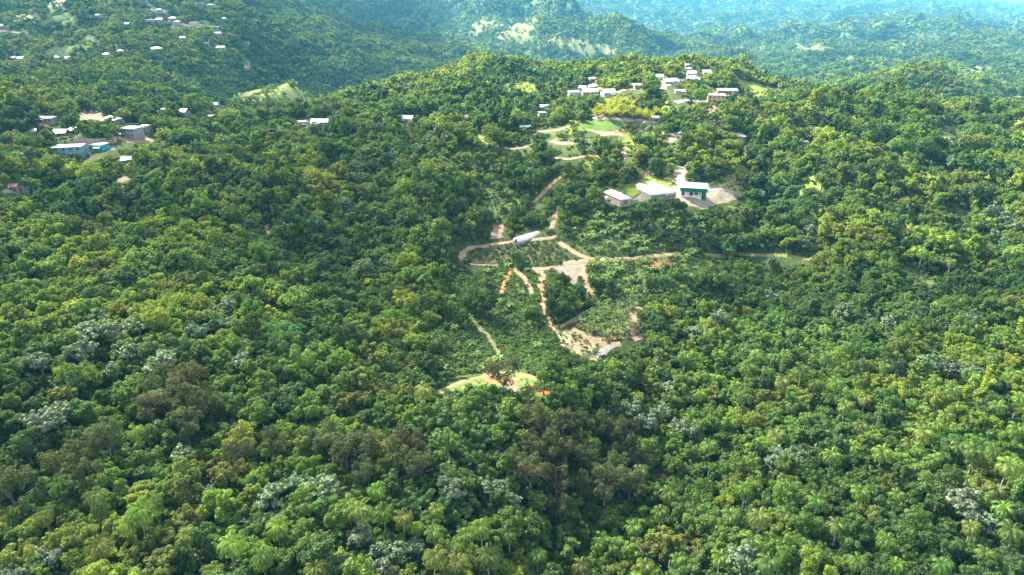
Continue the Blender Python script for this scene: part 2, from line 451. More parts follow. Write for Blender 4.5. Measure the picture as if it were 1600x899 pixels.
def scatter_object(name, coll, P, idx, rot, scl, tint, label, kind='stuff'):
    me = bpy.data.meshes.new(name)
    k = len(P)
    me.vertices.add(k); me.vertices.foreach_set('co', np.asarray(P, np.float32).reshape(-1))
    for nm, tp, key, val in (('idx', 'INT', 'value', np.asarray(idx, np.int32)), ('rot', 'FLOAT', 'value', np.asarray(rot, np.float32)),
                             ('scl', 'FLOAT_VECTOR', 'vector', np.asarray(scl, np.float32).reshape(-1)),
                             ('tint', 'FLOAT_VECTOR', 'vector', np.asarray(tint, np.float32).reshape(-1))):
        a = me.attributes.new(nm, tp, 'POINT'); a.data.foreach_set(key, val)
    o = bpy.data.objects.new(name, me); COL.objects.link(o)
    g = bpy.data.node_groups.new(name, 'GeometryNodeTree')
    g.interface.new_socket('Geometry', in_out='INPUT', socket_type='NodeSocketGeometry')
    g.interface.new_socket('Geometry', in_out='OUTPUT', socket_type='NodeSocketGeometry')
    gi, go = g.nodes.new('NodeGroupInput'), g.nodes.new('NodeGroupOutput')
    ci = g.nodes.new('GeometryNodeCollectionInfo'); ci.inputs[0].default_value = coll
    ci.inputs['Separate Children'].default_value = True; ci.inputs['Reset Children'].default_value = True
    ip = g.nodes.new('GeometryNodeInstanceOnPoints'); ip.inputs['Pick Instance'].default_value = True
    def attr(nm, tp):
        x = g.nodes.new('GeometryNodeInputNamedAttribute'); x.data_type = tp; x.inputs[0].default_value = nm
        return next(s for s in x.outputs if s.enabled and s.name == 'Attribute')
    cx = g.nodes.new('ShaderNodeCombineXYZ')
    g.links.new(attr('rot', 'FLOAT'), cx.inputs[2])
    e2r = g.nodes.new('FunctionNodeEulerToRotation'); g.links.new(cx.outputs[0], e2r.inputs[0])
    g.links.new(gi.outputs[0], ip.inputs['Points']); g.links.new(ci.outputs[0], ip.inputs['Instance'])
    g.links.new(attr('idx', 'INT'), ip.inputs['Instance Index']); g.links.new(e2r.outputs[0], ip.inputs['Rotation'])
    g.links.new(attr('scl', 'FLOAT_VECTOR'), ip.inputs['Scale']); g.links.new(ip.outputs[0], go.inputs[0])
    md = o.modifiers.new('scatter', 'NODES'); md.node_group = g
    tag(o, label, name.replace('_', ' '), kind=kind)
    return o

# ------------------------------------------------------------------ what the ground carries (areas read off the photo)
def inside(px, py, poly):
    px = np.asarray(px, float); py = np.asarray(py, float)
    r = np.zeros(px.shape, bool); k = len(poly)
    for i in range(k):
        x0, y0 = poly[i]; x1, y1 = poly[(i + 1) % k]
        if y0 == y1: continue
        c = ((y0 > py) != (y1 > py)) & (px < (x1 - x0) * (py - y0) / (y1 - y0) + x0)
        r ^= c
    return r
GRASS, DRY, LIME = (.070, .105, .024), (.080, .095, .032), (.120, .165, .024)
DIRT, RED, PALE, BROWN_SOIL = (.19, .13, .08), (.28, .115, .05), (.19, .165, .13), (.10, .065, .045)
# polygon, ground colour, cover ('' none, 'b' bushes, 'n' bananas, 's' sparse bushes, 'g' tufts), distance limits
ZONES = [
 ([(690,588),(700,470),(708,432),(790,412),(842,416),(850,520),(855,575),(800,578)], (.06,.085,.022), 'b', 150, 400),
 ([(724,388),(870,377),(880,408),(735,413)], (.075,.075,.03), 'r', 200, 450),
 ([(898,508),(935,482),(1002,462),(990,500),(988,526),(945,530)], (.17,.15,.06), 'n', 180, 350),
 ([(862,416),(918,405),(914,425),(893,449)], PALE, '', 200, 420),
 ([(872,515),(905,515),(962,538),(930,566),(900,552),(870,535)], (.24,.21,.12), 's', 150, 330),
 ([(922,408),(1095,395),(1085,440),(1005,466),(925,472),(915,440)], (.085,.10,.035), 'm', 200, 420),
 ([(905,338),(1105,328),(1095,392),(935,402),(890,375)], (.055,.075,.024), 'm', 250, 450),
 ([(733,238),(775,250),(795,300),(808,352),(745,372),(733,330)], (.055,.085,.026), 's', 300, 560),
 ([(684,616),(735,594),(790,579),(838,590),(880,622),(850,628),(795,604),(730,610)], (.10,.135,.035), 'g', 150, 240),
 ([(755,584),(782,582),(780,600),(760,596)], RED, '', 150, 240), ([(828,602),(870,610),(872,622),(838,618)], RED, '', 150, 240),
 ([(790,592),(812,594),(808,612),(792,610)], DIRT, '', 150, 240),
 ([(893,196),(935,184),(974,188),(976,203),(930,205)], (.058,.100,.020), '', 350, 700),
 ([(974,187),(1032,189),(1012,201),(980,206)], BROWN_SOIL, 's', 350, 700),
 ([(850,206),(900,211),(922,225),(868,227)], (.075,.09,.03), 's', 350, 700),
 ([(936,305),(962,320),(1003,303),(1035,306),(1052,288),(1056,258),(1072,262),(1072,285),(1110,290),(1165,302),(1150,312),(1100,326),(1040,318)], (.21,.175,.13), '', 300, 500),
 ([(970,294),(990,286),(1008,298),(985,308)], LIME, '', 300, 500),
 ([(1105,288),(1150,270),(1178,268),(1172,290),(1160,302)], (.24,.22,.09), 's', 300, 600),
 ([(1030,268),(1055,262),(1055,290),(1046,288)], (.26,.24,.09), 's', 300, 600),
 ([(1065,166),(1140,158),(1205,166),(1200,188),(1120,212),(1072,192)], (.11,.095,.045), 'x', 400, 800),
 ([(1148,122),(1185,131),(1225,141),(1180,144)], LIME, '', 450, 1100), ([(1235,200),(1335,204),(1325,213),(1240,213)], LIME, 's', 350, 900),
 ([(1400,222),(1470,214),(1540,209),(1542,213),(1475,219),(1420,228)], DRY, 's', 350, 900),
 ([(985,262),(1030,257),(1044,270),(1000,279)], BROWN_SOIL, 's', 300, 600), ([(1150,228),(1180,232),(1172,250),(1155,246)], BROWN_SOIL, 's', 300, 700), ([(930,206),(975,205),(978,212),(935,212)], (.20,.125,.08), '', 350, 700), ([(925,178),(1010,178),(1025,186),(940,184)], BROWN_SOIL, '', 350, 800), ([(1465,192),(1500,198),(1494,212)], DRY, '', 350, 900),
 ([(765,142),(800,124),(862,136),(850,152),(800,150)], LIME, 's', 500, 1200), ([(1400,410),(1440,425),(1465,445),(1440,445)], DRY, 's', 200, 400),
 ([(1480,310),(1520,340),(1505,338)], DRY, 's', 200, 500), ([(1325,262),(1350,258),(1350,272),(1330,274)], PALE, 's', 300, 600),
 ([(395,185),(412,145),(430,127),(447,140),(487,178),(455,188)], (.135,.165,.045), 's', 700, 1800),
 ([(100,80),(140,52),(162,72),(132,82)], (.11,.145,.042), 's', 700, 2500), ([(62,42),(75,14),(104,8),(125,38)], (.10,.135,.042), 's', 900, 3500),
 ([(18,38),(30,18),(62,12),(64,36),(40,32)], (.24,.19,.13), '', 900, 3500), ([(62,16),(85,0),(108,-4),(100,8)], (.27,.21,.14), '', 900, 3500),
 ([(770,66),(795,28),(812,24),(836,44),(815,72),(800,60),(786,72)], (.125,.14,.05), 's', 1500, 9000),
 ([(850,62),(880,55),(962,74),(965,88),(915,84),(880,78)], (.14,.15,.052), 's', 1500, 9000),
 ([(735,38),(765,18),(775,30),(745,62)], (.16,.175,.06), 's', 1500, 9000),
 ([(1475,122),(1515,104),(1562,98),(1535,122)], (.12,.14,.05), 's', 700, 9000), ([(1230,66),(1280,72),(1290,80),(1250,82)], (.12,.14,.05), 's', 900, 9000),
 ([(120,188),(124,176),(158,175),(160,186)], (.22,.155,.10), '', 400, 900), ([(60,196),(90,196),(85,190),(62,190)], DIRT, '', 400, 900),
 ([(105,236),(118,226),(150,224),(180,226),(182,234),(130,242)], PALE, '', 300, 700), ([(178,214),(225,214),(270,219),(268,223),(200,224)], (.20,.155,.10), '', 300, 800),
 ([(180,280),(200,274),(205,282),(185,286)], DIRT, '', 250, 600), ([(20,303),(45,290),(60,286),(50,296)], PALE, '', 250, 600),
 ([(410,356),(424,352),(430,366),(414,368)], (.2,.15,.08), 's', 200, 450), ([(48,422),(62,414),(60,425)], (.2,.16,.10), '', 150, 400),
 ([(1010,412),(1045,405),(1048,414),(1018,420)], RED, '', 250, 420), ([(770,352),(788,350),(788,372),(768,374)], (.23,.165,.115), '', 300, 500),
 ([(1025,738),(1048,742),(1050,752),(1030,748)], DIRT, '', 100, 260), ([(1094,208),(1072,213),(1050,222),(1034,221),(1058,208)], PALE, '', 350, 700),
 ([(900,345),(955,395),(915,400)], (.06,.08,.025), 'm', 280, 450),
]
# tracks: photo polyline, width in metres, material
TRACKS = [
 ([(800,420),(791,434),(786,446),(782,460)], 3.2, M_REDDIRT), ([(803,420),(815,431),(823,441),(832,460)], 2.6, M_DIRT),
 ([(838,420),(848,428),(845,446),(848,468),(855,492),(863,512),(872,522)], 3.4, M_DIRT), ([(830,420),(850,421),(870,416)], 3.2, M_DIRT),
 ([(863,512),(885,508),(903,497),(916,488)], 3.2, M_DIRT),
 ([(718,410),(722,398),(735,387),(770,381),(815,377),(862,373),(868,369)], 3.4, M_DIRT), ([(735,413),(758,414),(778,415)], 1.6, M_DIRT),
 ([(874,379),(892,391),(905,399),(922,405),(945,407),(950,402)], 3.6, M_DIRT), ([(880,412),(905,410),(925,405)], 4.0, M_DIRT),
 ([(893,514),(912,523),(930,532),(948,540),(970,538)], 3.6, M_DIRT), ([(958,540),(945,547),(932,560)], 3.4, M_CONCRETE),
 ([(1000,532),(990,524),(987,508),(992,492),(998,480)], 5.5, M_DIRT), ([(915,420),(912,435),(920,452),(925,462)], 3.4, M_DIRT),
 ([(945,407),(985,405),(1020,400),(1062,396)], 3.0, M_DIRT), ([(1100,398),(1150,395),(1200,399),(1242,402),(1285,404)], 2.6, M_GRASSTRACK),
 ([(739,498),(749,512),(765,528),(774,544),(781,558)], 2.8, M_GRASSTRACK), ([(684,614),(737,593),(788,580),(836,592),(876,620)], 3.0, M_GRASSTRACK),
 ([(832,318),(845,306),(856,293),(866,284),(876,277)], 3.0, M_DIRT), ([(1058,262),(1064,275),(1063,288)], 5.0, M_CONCRETE),
 ([(1098,299),(1120,296),(1145,302),(1165,307)], 2.6, M_CONCRETE), ([(978,232),(974,240),(980,248)], 3.0, M_DIRT),
 ([(738,224),(752,226),(766,223)], 3.0, M_DIRT), ([(788,232),(805,233),(824,229)], 2.4, M_DIRT), ([(860,221),(890,225),(920,224)], 2.6, M_DIRT),
 ([(866,247),(885,249),(900,248),(938,245)], 2.6, M_DIRT), ([(924,204),(950,209),(975,211)], 4.0, M_DIRT), ([(928,183),(945,186),(990,187),(1030,192)], 4.5, M_CONCRETE),
 ([(1036,140),(1045,133),(1056,128),(1068,124)], 5.0, M_CONCRETE), ([(1055,161),(1085,158),(1112,157),(1132,156)], 4.5, M_CONCRETE),
 ([(820,206),(838,204),(852,206),(890,198)], 4.0, M_DIRT), ([(962,146),(990,140),(1005,136)], 4.5, M_DIRT), ([(862,358),(866,345),(868,330)], 3.0, M_DIRT),
 ([(0,303),(20,298),(45,291)], 3.0, M_CONCRETE), ([(0,50),(18,51),(38,49)], 5, M_DIRT), ([(386,95),(390,102),(384,107)], 6, M_DIRT),
 ([(235,12),(245,18),(256,21)], 6, M_CONCRETE), ([(270,42),(300,40),(322,38)], 5, M_DIRT),
]
# clear map: photo pixels that tall trees must not cover
GW, GH = 1700, 960
MASK = np.zeros((GH, GW), bool)            # offset 50, 30
gy, gx = np.mgrid[0:GH, 0:GW]
def mask_poly(poly):
    x0 = max(0, int(min(p[0] for p in poly)) + 49); x1 = min(GW, int(max(p[0] for p in poly)) + 52)
    y0 = max(0, int(min(p[1] for p in poly)) + 29); y1 = min(GH, int(max(p[1] for p in poly)) + 32)
    if x1 > x0 and y1 > y0:
        MASK[y0:y1, x0:x1] |= inside(gx[y0:y1, x0:x1] - 50 + .5, gy[y0:y1, x0:x1] - 30 + .5, poly)
def thinned(z):
    return z[3] >= 700 or z[2] == 'x' or z[2] == 's' and z[3] >= 300
for z in ZONES:
    if not thinned(z):
        mask_poly(z[0])
def mask_line(pl, half):
    for (xa, ya), (xb, yb) in zip(pl, pl[1:]):
        k = int(max(abs(xb - xa), abs(yb - ya))) + 1
        for i in range(k + 1):
            x, y = xa + (xb - xa) * i / k, ya + (yb - ya) * i / k
            MASK[max(0, int(y - half * .7) + 30):int(y + half * .7) + 31, max(0, int(x - half) + 50):int(x + half) + 51] = True
for t in TRACKS:
    mask_line(t[0], 5.5 if t[0][0][1] > 370 else 3)
mask_poly([(978,476),(1006,476),(1008,538),(975,547),(955,547),(975,530)])
def mask_at(px, py):
    ix = np.clip(np.round(px).astype(int) + 50, 0, GW - 1); iy = np.clip(np.round(py).astype(int) + 30, 0, GH - 1)
    ok = (px > -48) & (px < 1648) & (py > -28) & (py < 928)
    return MASK[iy, ix] & ok

# ------------------------------------------------------------------ terrain mesh
rows = np.concatenate([np.geomspace(55, 180, 130)[:-1], np.geomspace(180, 580, 330)[:-1], np.geomspace(580, 30000, 440)])
NQ = 860
qs = np.linspace(-1.0, 1.0, NQ)
TY, TQ = np.meshgrid(rows, qs, indexing='ij')
TX = TQ * (TY + 60)
TZ = H(TX, TY)
tv = np.stack([TX, TY, TZ], -1).reshape(-1, 3)
nr = len(rows)
ii = (np.arange(nr - 1)[:, None] * NQ + np.arange(NQ - 1)[None]).reshape(-1)
tf = np.stack([ii, ii + 1, ii + NQ + 1, ii + NQ], 1).astype(np.int32)
me = bpy.data.meshes.new('terrain')
me.vertices.add(len(tv)); me.vertices.foreach_set('co', tv.astype(np.float32).reshape(-1))
me.loops.add(len(tf) * 4); me.loops.foreach_set('vertex_index', tf.reshape(-1))
me.polygons.add(len(tf)); me.polygons.foreach_set('loop_start', np.arange(0, len(tf) * 4, 4, dtype=np.int32))
me.update(calc_edges=True)
me.shade_smooth()
gpx, gpy, _ = project(tv[:, 0], tv[:, 1], tv[:, 2])
base = np.tile(np.array([.040, .060, .018]), (len(tv), 1))
far_t = smooth(600, 2500, tv[:, 1])[:, None]
base = base * (1 - far_t) + np.array([.045, .075, .025]) * far_t
gn = fbm(tv[:, 0] / 90, tv[:, 1] / 90, 3)[:, None]
base = base * (1 + .35 * gn)
jx, jy = fbm(tv[:, 0] / 14, tv[:, 1] / 14, 3), fbm(tv[:, 0] / 14 + 40, tv[:, 1] / 14, 3)
jit = np.clip(2200 / (tv[:, 1] + 60), 5, 9)
gpx, gpy = gpx + jx * jit, gpy + jy * jit * .5
rdg = ridged(tv[:, 0] / 330 + 1.7, tv[:, 1] / 430, 3) - .35 + .5 * fbm(tv[:, 0] / 130, tv[:, 1] / 130, 3)
bare = .55 * smooth(.42, .75, rdg) * smooth(900, 1600, tv[:, 1]) * (1 - smooth(9000, 15000, tv[:, 1]))
base = base * (1 - bare[:, None]) + np.array([.11, .14, .045]) * bare[:, None]
cone = np.hypot(tv[:, 0] + 338, (tv[:, 1] - 1010) * .8) < 84 + 14 * jx
base[cone] = np.array([.13, .155, .042]) * (1 + .35 * gn[cone])
og = (fbm(tv[:, 0] / 34 + 5, tv[:, 1] / 34, 3) > .36) & (tv[:, 0] > -40 + .1 * (tv[:, 1] - 400)) & (tv[:, 1] > 395) & (tv[:, 1] < 930)
base[og] = np.array([.120, .160, .026]) * (1 + .3 * gn[og])
for poly, c, cov, y0, y1 in ZONES:
    m = inside(gpx, gpy, poly) & (tv[:, 1] > y0) & (tv[:, 1] < y1)
    base[m] = np.array(c)
a = me.attributes.new('ground_cover', 'FLOAT_COLOR', 'POINT')
a.data.foreach_set('color', np.concatenate([np.clip(base, 0, 1), np.ones((len(tv), 1))], 1).astype(np.float32).reshape(-1))
m, nt, o = mat('ground'); L = nt.links.new
p = nd(nt, 'ShaderNodeBsdfPrincipled', i_Roughness=.95); p.inputs['Specular IOR Level'].default_value = .1
at = nd(nt, 'ShaderNodeAttribute', attribute_name='ground_cover')
g = nd(nt, 'ShaderNodeNewGeometry'); nz = nd(nt, 'ShaderNodeTexNoise', i_Scale=.35, i_Detail=8.0, i_Roughness=.7)
L(g.outputs['Position'], nz.inputs['Vector'])
mr = nd(nt, 'ShaderNodeMapRange', i_1=.3, i_2=.7, i_3=.55, i_4=1.45); L(nz.outputs[0], mr.inputs[0])
hs = nd(nt, 'ShaderNodeHueSaturation'); L(at.outputs['Color'], hs.inputs['Color']); L(mr.outputs[0], hs.inputs['Value'])
L(hs.outputs[0], p.inputs['Base Color'])
bp = nd(nt, 'ShaderNodeBump', i_Strength=.6, i_Distance=.5); L(nz.outputs[0], bp.inputs['Height']); L(bp.outputs[0], p.inputs['Normal'])
L(p.outputs[0], o.inputs[0])
me.materials.append(m)
ter = bpy.data.objects.new('terrain', me); COL.objects.link(ter); ter['kind'] = 'structure'

_lr = np.log(rows)
def HG(X, Y):
    """height read from the terrain mesh"""
    Y = np.clip(np.asarray(Y, float), rows[0], rows[-1] * .999); X = np.asarray(X, float)
    i = np.clip(np.searchsorted(rows, Y, side='right') - 1, 0, nr - 2); fy = (Y - rows[i]) / (rows[i + 1] - rows[i])
    q = np.clip((X / (Y + 60) + 1) / 2 * (NQ - 1), 0, NQ - 1.001); j = q.astype(int); fx = q - j
    return (TZ[i, j] * (1 - fx) + TZ[i, j + 1] * fx) * (1 - fy) + (TZ[i + 1, j] * (1 - fx) + TZ[i + 1, j + 1] * fx) * fy

# ------------------------------------------------------------------ haze and clouds
def box_mesh(lo, hi):
    x0, y0, z0 = lo; x1, y1, z1 = hi
    return [(x0,y0,z0),(x1,y0,z0),(x1,y1,z0),(x0,y1,z0),(x0,y0,z1),(x1,y0,z1),(x1,y1,z1),(x0,y1,z1)], \
           [(0,3,2,1),(4,5,6,7),(0,1,5,4),(1,2,6,5),(2,3,7,6),(3,0,4,7)]
hm, nt, o = mat('haze')
pv = nd(nt, 'ShaderNodeVolumePrincipled')
pv.inputs['Color'].default_value = HAZE_COLOR
pv.inputs['Density'].default_value = HAZE_DENSITY
nt.links.new(pv.outputs[0], o.inputs['Volume'])
V, F = box_mesh((-31000, -400, TZ.min() - 1), (31000, 30200, max(TZ.max() + 30, 150)))
hz = mesh_obj('haze', V, F, hm); hz['kind'] = 'stuff'; hz['label'] = 'pale blue haze lying over the valleys'
CLOUD_Z = TZ.max() + 500
def cloud(outline, t0, t1, seed, scale=70):
    """outline: ground polygon that the cloud shades, t0..t1: how much sun its thinner and denser parts let through"""
    cm, nt, o = mat('cloud'); L = nt.links.new
    nz = nd(nt, 'ShaderNodeTexNoise', i_Scale=1.0 / scale, i_Detail=3.0)
    g = nd(nt, 'ShaderNodeNewGeometry'); L(g.outputs['Position'], nz.inputs['Vector'])
    de = nd(nt, 'ShaderNodeAttribute', attribute_name='cloud_depth')
    mr = nd(nt, 'ShaderNodeMapRange', i_1=.35, i_2=.65, i_3=max(0.0, 1 - math.sqrt(t1)), i_4=1 - math.sqrt(t0)); L(nz.outputs[0], mr.inputs[0])
    mu = nd(nt, 'ShaderNodeMath', operation='MULTIPLY'); L(mr.outputs[0], mu.inputs[0]); L(de.outputs['Fac'], mu.inputs[1])
    tr = nd(nt, 'ShaderNodeBsdfTransparent'); d = nd(nt, 'ShaderNodeBsdfTranslucent'); d.inputs[0].default_value = (.9, .9, .9, 1)
    mx = nd(nt, 'ShaderNodeMixShader'); L(mu.outputs[0], mx.inputs[0]); L(tr.outputs[0], mx.inputs[1]); L(d.outputs[0], mx.inputs[2])
    L(mx.outputs[0], o.inputs[0])
    off = SUNV * (CLOUD_Z / SUNV[2])
    poly = np.array(outline, float); cen = poly.mean(0)
    NA, NR = 96, 24; V, D = [], []
    def rad(an):
        d = np.array([math.cos(an), math.sin(an)]); best = 1.0
        for i in range(len(poly)):
            a, b = poly[i] - cen, poly[(i + 1) % len(poly)] - cen
            den = d[0] * (b - a)[1] - d[1] * (b - a)[0]
            if abs(den) < 1e-9: continue
            t = (a[0] * (b - a)[1] - a[1] * (b - a)[0]) / den; s = (a[0] * d[1] - a[1] * d[0]) / den
            if t > 0 and 0 <= s <= 1: best = max(best, t)
        return best
    rr = np.array([rad(2 * math.pi * k / NA) for k in range(NA)])
    an = np.arange(NA) * 2 * math.pi / NA
    rr *= 1 + .06 * pnoise(np.cos(an) * 3 + seed, np.sin(an) * 3 + seed)
    th = rr.min() * .25
    for top in (1, 0):
        for j in range(NR + 1):
            f = j / NR
            for k in range(NA):
                x, y = cen[0] + math.cos(an[k]) * rr[k] * f, cen[1] + math.sin(an[k]) * rr[k] * f
                nb = float(pnoise(x / 90 + seed, y / 90)) + .5 * float(pnoise(x / 40, y / 40 + seed))
                z = math.sqrt(max(0, 1 - f * f)) * th * ((1 + .5 * nb) if top else (-.25 + .1 * nb))
                V.append((x + off[0], y + off[1], CLOUD_Z + z)); D.append(1 - smooth(.86, 1.0, f))
    F = []
    for top in (0, 1):
        b = top * (NR + 1) * NA
        for j in range(NR):
            for k in range(NA):
                q = (b + j * NA + k, b + (j + 1) * NA + k, b + (j + 1) * NA + (k + 1) % NA, b + j * NA + (k + 1) % NA)
                F.append(q if top == 0 else q[::-1])
    ob = mesh_obj('cloud', V, F, cm, smooth_=True)
    at = ob.data.attributes.new('cloud_depth', 'FLOAT', 'POINT'); at.data.foreach_set('value', np.array(D, np.float32))
    ob['kind'] = 'structure'
cloud([(-230,880),(-90,560),(-30,490),(60,435),(130,375),(210,300),(90,215),(0,205),(-130,230),(-330,200),(-560,330),(-800,700),(-600,1000)], .30, .78, 1)
cloud([(270,330),(110,225),(0,215),(-130,240),(-330,210),(-330,40),(0,40),(330,40),(420,200)], .42, 1.0, 5, 34)
cloud([(-1900,700),(-520,640),(-330,820),(-200,1000),(-120,1500),(-150,2300),(-500,3000),(-2600,3200)], .28, .62, 9, 220)
cloud([(-180,1750),(-260,2700),(-260,4300),(-500,6800),(-3000,7000),(-1500,4200),(-700,2500)], .06, .22, 13, 300)

# ------------------------------------------------------------------ tracks
def ribbon(pl, width, material, name='dirt_track'):
    w = [ground(*p) for p in pl]
    pts = np.array([(x, y) for x, y, z in w])
    d = np.concatenate([[0], np.cumsum(np.linalg.norm(np.diff(pts, axis=0), axis=1))])
    k = max(6, int(d[-1] / 1.2)); s = np.linspace(0, d[-1], k)
    # smooth resampling
    c = np.stack([np.interp(s, d, pts[:, 0]), np.interp(s, d, pts[:, 1])], 1)
    for _ in range(4):
        c[1:-1] = (c[:-2] + 2 * c[1:-1] + c[2:]) / 4
    t = unit(np.gradient(c, axis=0)); nrm = np.stack([-t[:, 1], t[:, 0]], 1)
    wv = width * (1 + .18 * pnoise(s / 6 + width, s * 0 + .5)) * .5
    V, F = [], []
    for j, f in enumerate((-1, -.5, 0, .5, 1)):
        q = c + nrm * (wv * f)[:, None]
        z = H(q[:, 0], q[:, 1]) + (.22 if abs(f) < 1 else .05)
        V.append(np.stack([q[:, 0], q[:, 1], z], 1))
    V = np.concatenate(V)
    for j in range(4):
        for i in range(k - 1):
            F.append((j * k + i, j * k + i + 1, (j + 1) * k + i + 1, (j + 1) * k + i))
    o = mesh_obj(name, V, F, material, smooth_=True); o['kind'] = 'structure'
for pl, wd, m_ in TRACKS:
    ribbon(pl, wd, m_, 'grass_track' if m_ is M_GRASSTRACK else 'concrete_road' if m_ is M_CONCRETE else 'dirt_track')

# ------------------------------------------------------------------ buildings
def bx(V, F, lo, hi):
    v, f = box_mesh(lo, hi); o = len(V); V += v; F += [tuple(i + o for i in q) for q in f]
HOUSE_RECTS = []
def house(px, py, wpx, dep, h, rot, wall, roof, form, label, group, name='house', cat='house', nwin=3, roofcol2=None):
    X, Y, Z = ground(px, py)
    t = Y * CP - (Z - CAMZ) * SP
    w = wpx * t / FPX
    root = empty(name, (X, Y, Z), R(rot)); tag(root, label, cat, group)
    h = h * .82 if h < 4.6 else h
    hw, hd = w / 2, dep / 2
    fade = .62 if group in (G1, G3) and max(wall) - min(wall) < .2 else 1.0
    wall, roof = [tuple(v * fade * (.72 if max(c_) > .40 else 1) for v in c_) for c_ in (wall, roof)]
    V, F = [], []; bx(V, F, (-hw, -hd, -2.5), (hw, hd, h)); mesh_obj('wall', V, F, paint(wall), root)
    V, F = [], []
    e = .45
    if form == 'flat':
        bx(V, F, (-hw - e, -hd - e, h + .003), (hw + e, hd + e, h + .3))
    elif form == 'gable':
        r = dep * .24
        V = [(-hw-e,-hd-e,h-.1),(hw+e,-hd-e,h-.1),(hw+e,hd+e,h-.1),(-hw-e,hd+e,h-.1),(-hw-e,0,h+r),(hw+e,0,h+r),
             (-hw-e,-hd-e,h+.05),(hw+e,-hd-e,h+.05),(hw+e,hd+e,h+.05),(-hw-e,hd+e,h+.05),(-hw-e,0,h+r+.15),(hw+e,0,h+r+.15)]
        F = [(6,7,11,10),(8,9,10,11),(0,4,5,1),(2,5,4,3),(0,1,7,6),(2,3,9,8),(0,6,10,4),(4,10,9,3),(1,5,11,7),(5,2,8,11)]
    elif form == 'hip':
        r = min(w, dep) * .26; x = max(hw - hd, hw * .1)
        V = [(-hw-e,-hd-e,h-.1),(hw+e,-hd-e,h-.1),(hw+e,hd+e,h-.1),(-hw-e,hd+e,h-.1),(-hw-e,-hd-e,h+.06),(hw+e,-hd-e,h+.06),(hw+e,hd+e,h+.06),(-hw-e,hd+e,h+.06),(-x,0,h+r),(x,0,h+r)]
        F = [(0,3,2,1),(0,1,5,4),(1,2,6,5),(2,3,7,6),(3,0,4,7),(4,5,9,8),(5,6,9),(6,7,8,9),(7,4,8)]
    else:   # shed: single slope rising to the back
        V = [(-hw-e,-hd-e,h+.003),(hw+e,-hd-e,h+.003),(hw+e,hd+e,h+1.0),(-hw-e,hd+e,h+1.0),(-hw-e,-hd-e,h+.2),(hw+e,-hd-e,h+.2),(hw+e,hd+e,h+1.2),(-hw-e,hd+e,h+1.2)]
        F = [(0,3,2,1),(4,5,6,7),(0,1,5,4),(1,2,6,5),(2,3,7,6),(3,0,4,7)]
    mesh_obj('roof', V, F, paint(roof, .45), root)
    storeys = 2 if h > 4.6 else 1
    for s in range(storeys):
        zb = s * 3.0
        for k in range(nwin):
            x = -hw + w * (k + .5) / nwin
            if s == 0 and k == nwin // 2:
                V, F = [], []; bx(V, F, (x - .5, -hd - .06, 0), (x + .5, -hd + .02, 2.1)); mesh_obj('door', V, F, paint((.16, .11, .08)), root)
                continue
            V, F = [], []; bx(V, F, (x - .6, -hd - .05, zb + 1.0), (x + .6, -hd + .02, zb + 2.15)); mesh_obj('window', V, F, M_GLASS, root)
    if wpx > 11:                                     # lean-to porch on posts along part of the front
        x0, x1 = (-hw, hw * .1) if (px + py) % 2 else (-hw * .1, hw)
        V = [(x0,-hd-2.6,2.2),(x1,-hd-2.6,2.2),(x1,-hd-e-.01,2.75),(x0,-hd-e-.01,2.75),(x0,-hd-2.6,2.3),(x1,-hd-2.6,2.3),(x1,-hd-e-.01,2.85),(x0,-hd-e-.01,2.85)]
        pr = mesh_obj('porch', V, [(0,3,2,1),(4,5,6,7),(0,1,5,4),(1,2,6,5),(2,3,7,6),(3,0,4,7)], paint((.20, .17, .15) if py % 2 else (.28, .28, .28)), root)
        for x in (x0 + .15, x1 - .15):
            V, F = [], []; bx(V, F, (x - .07, -hd - 2.5, -1), (x + .07, -hd - 2.36, 2.22)); mesh_obj('post', V, F, paint((.3, .28, .26)), pr)
    HOUSE_RECTS.append((px, py, wpx, h * FPX / t * 1.0 + dep * .2 * FPX / t, max(w, dep) * .5, X, Y))
    return root
WH, OFF, GREY, TAN = (.37, .37, .36), (.31, .30, .27), (.20, .20, .20), (.28, .21, .13)
G1, G2, G3 = 'houses of the hillside village', 'houses along the ridge', 'houses on the far mountainside'
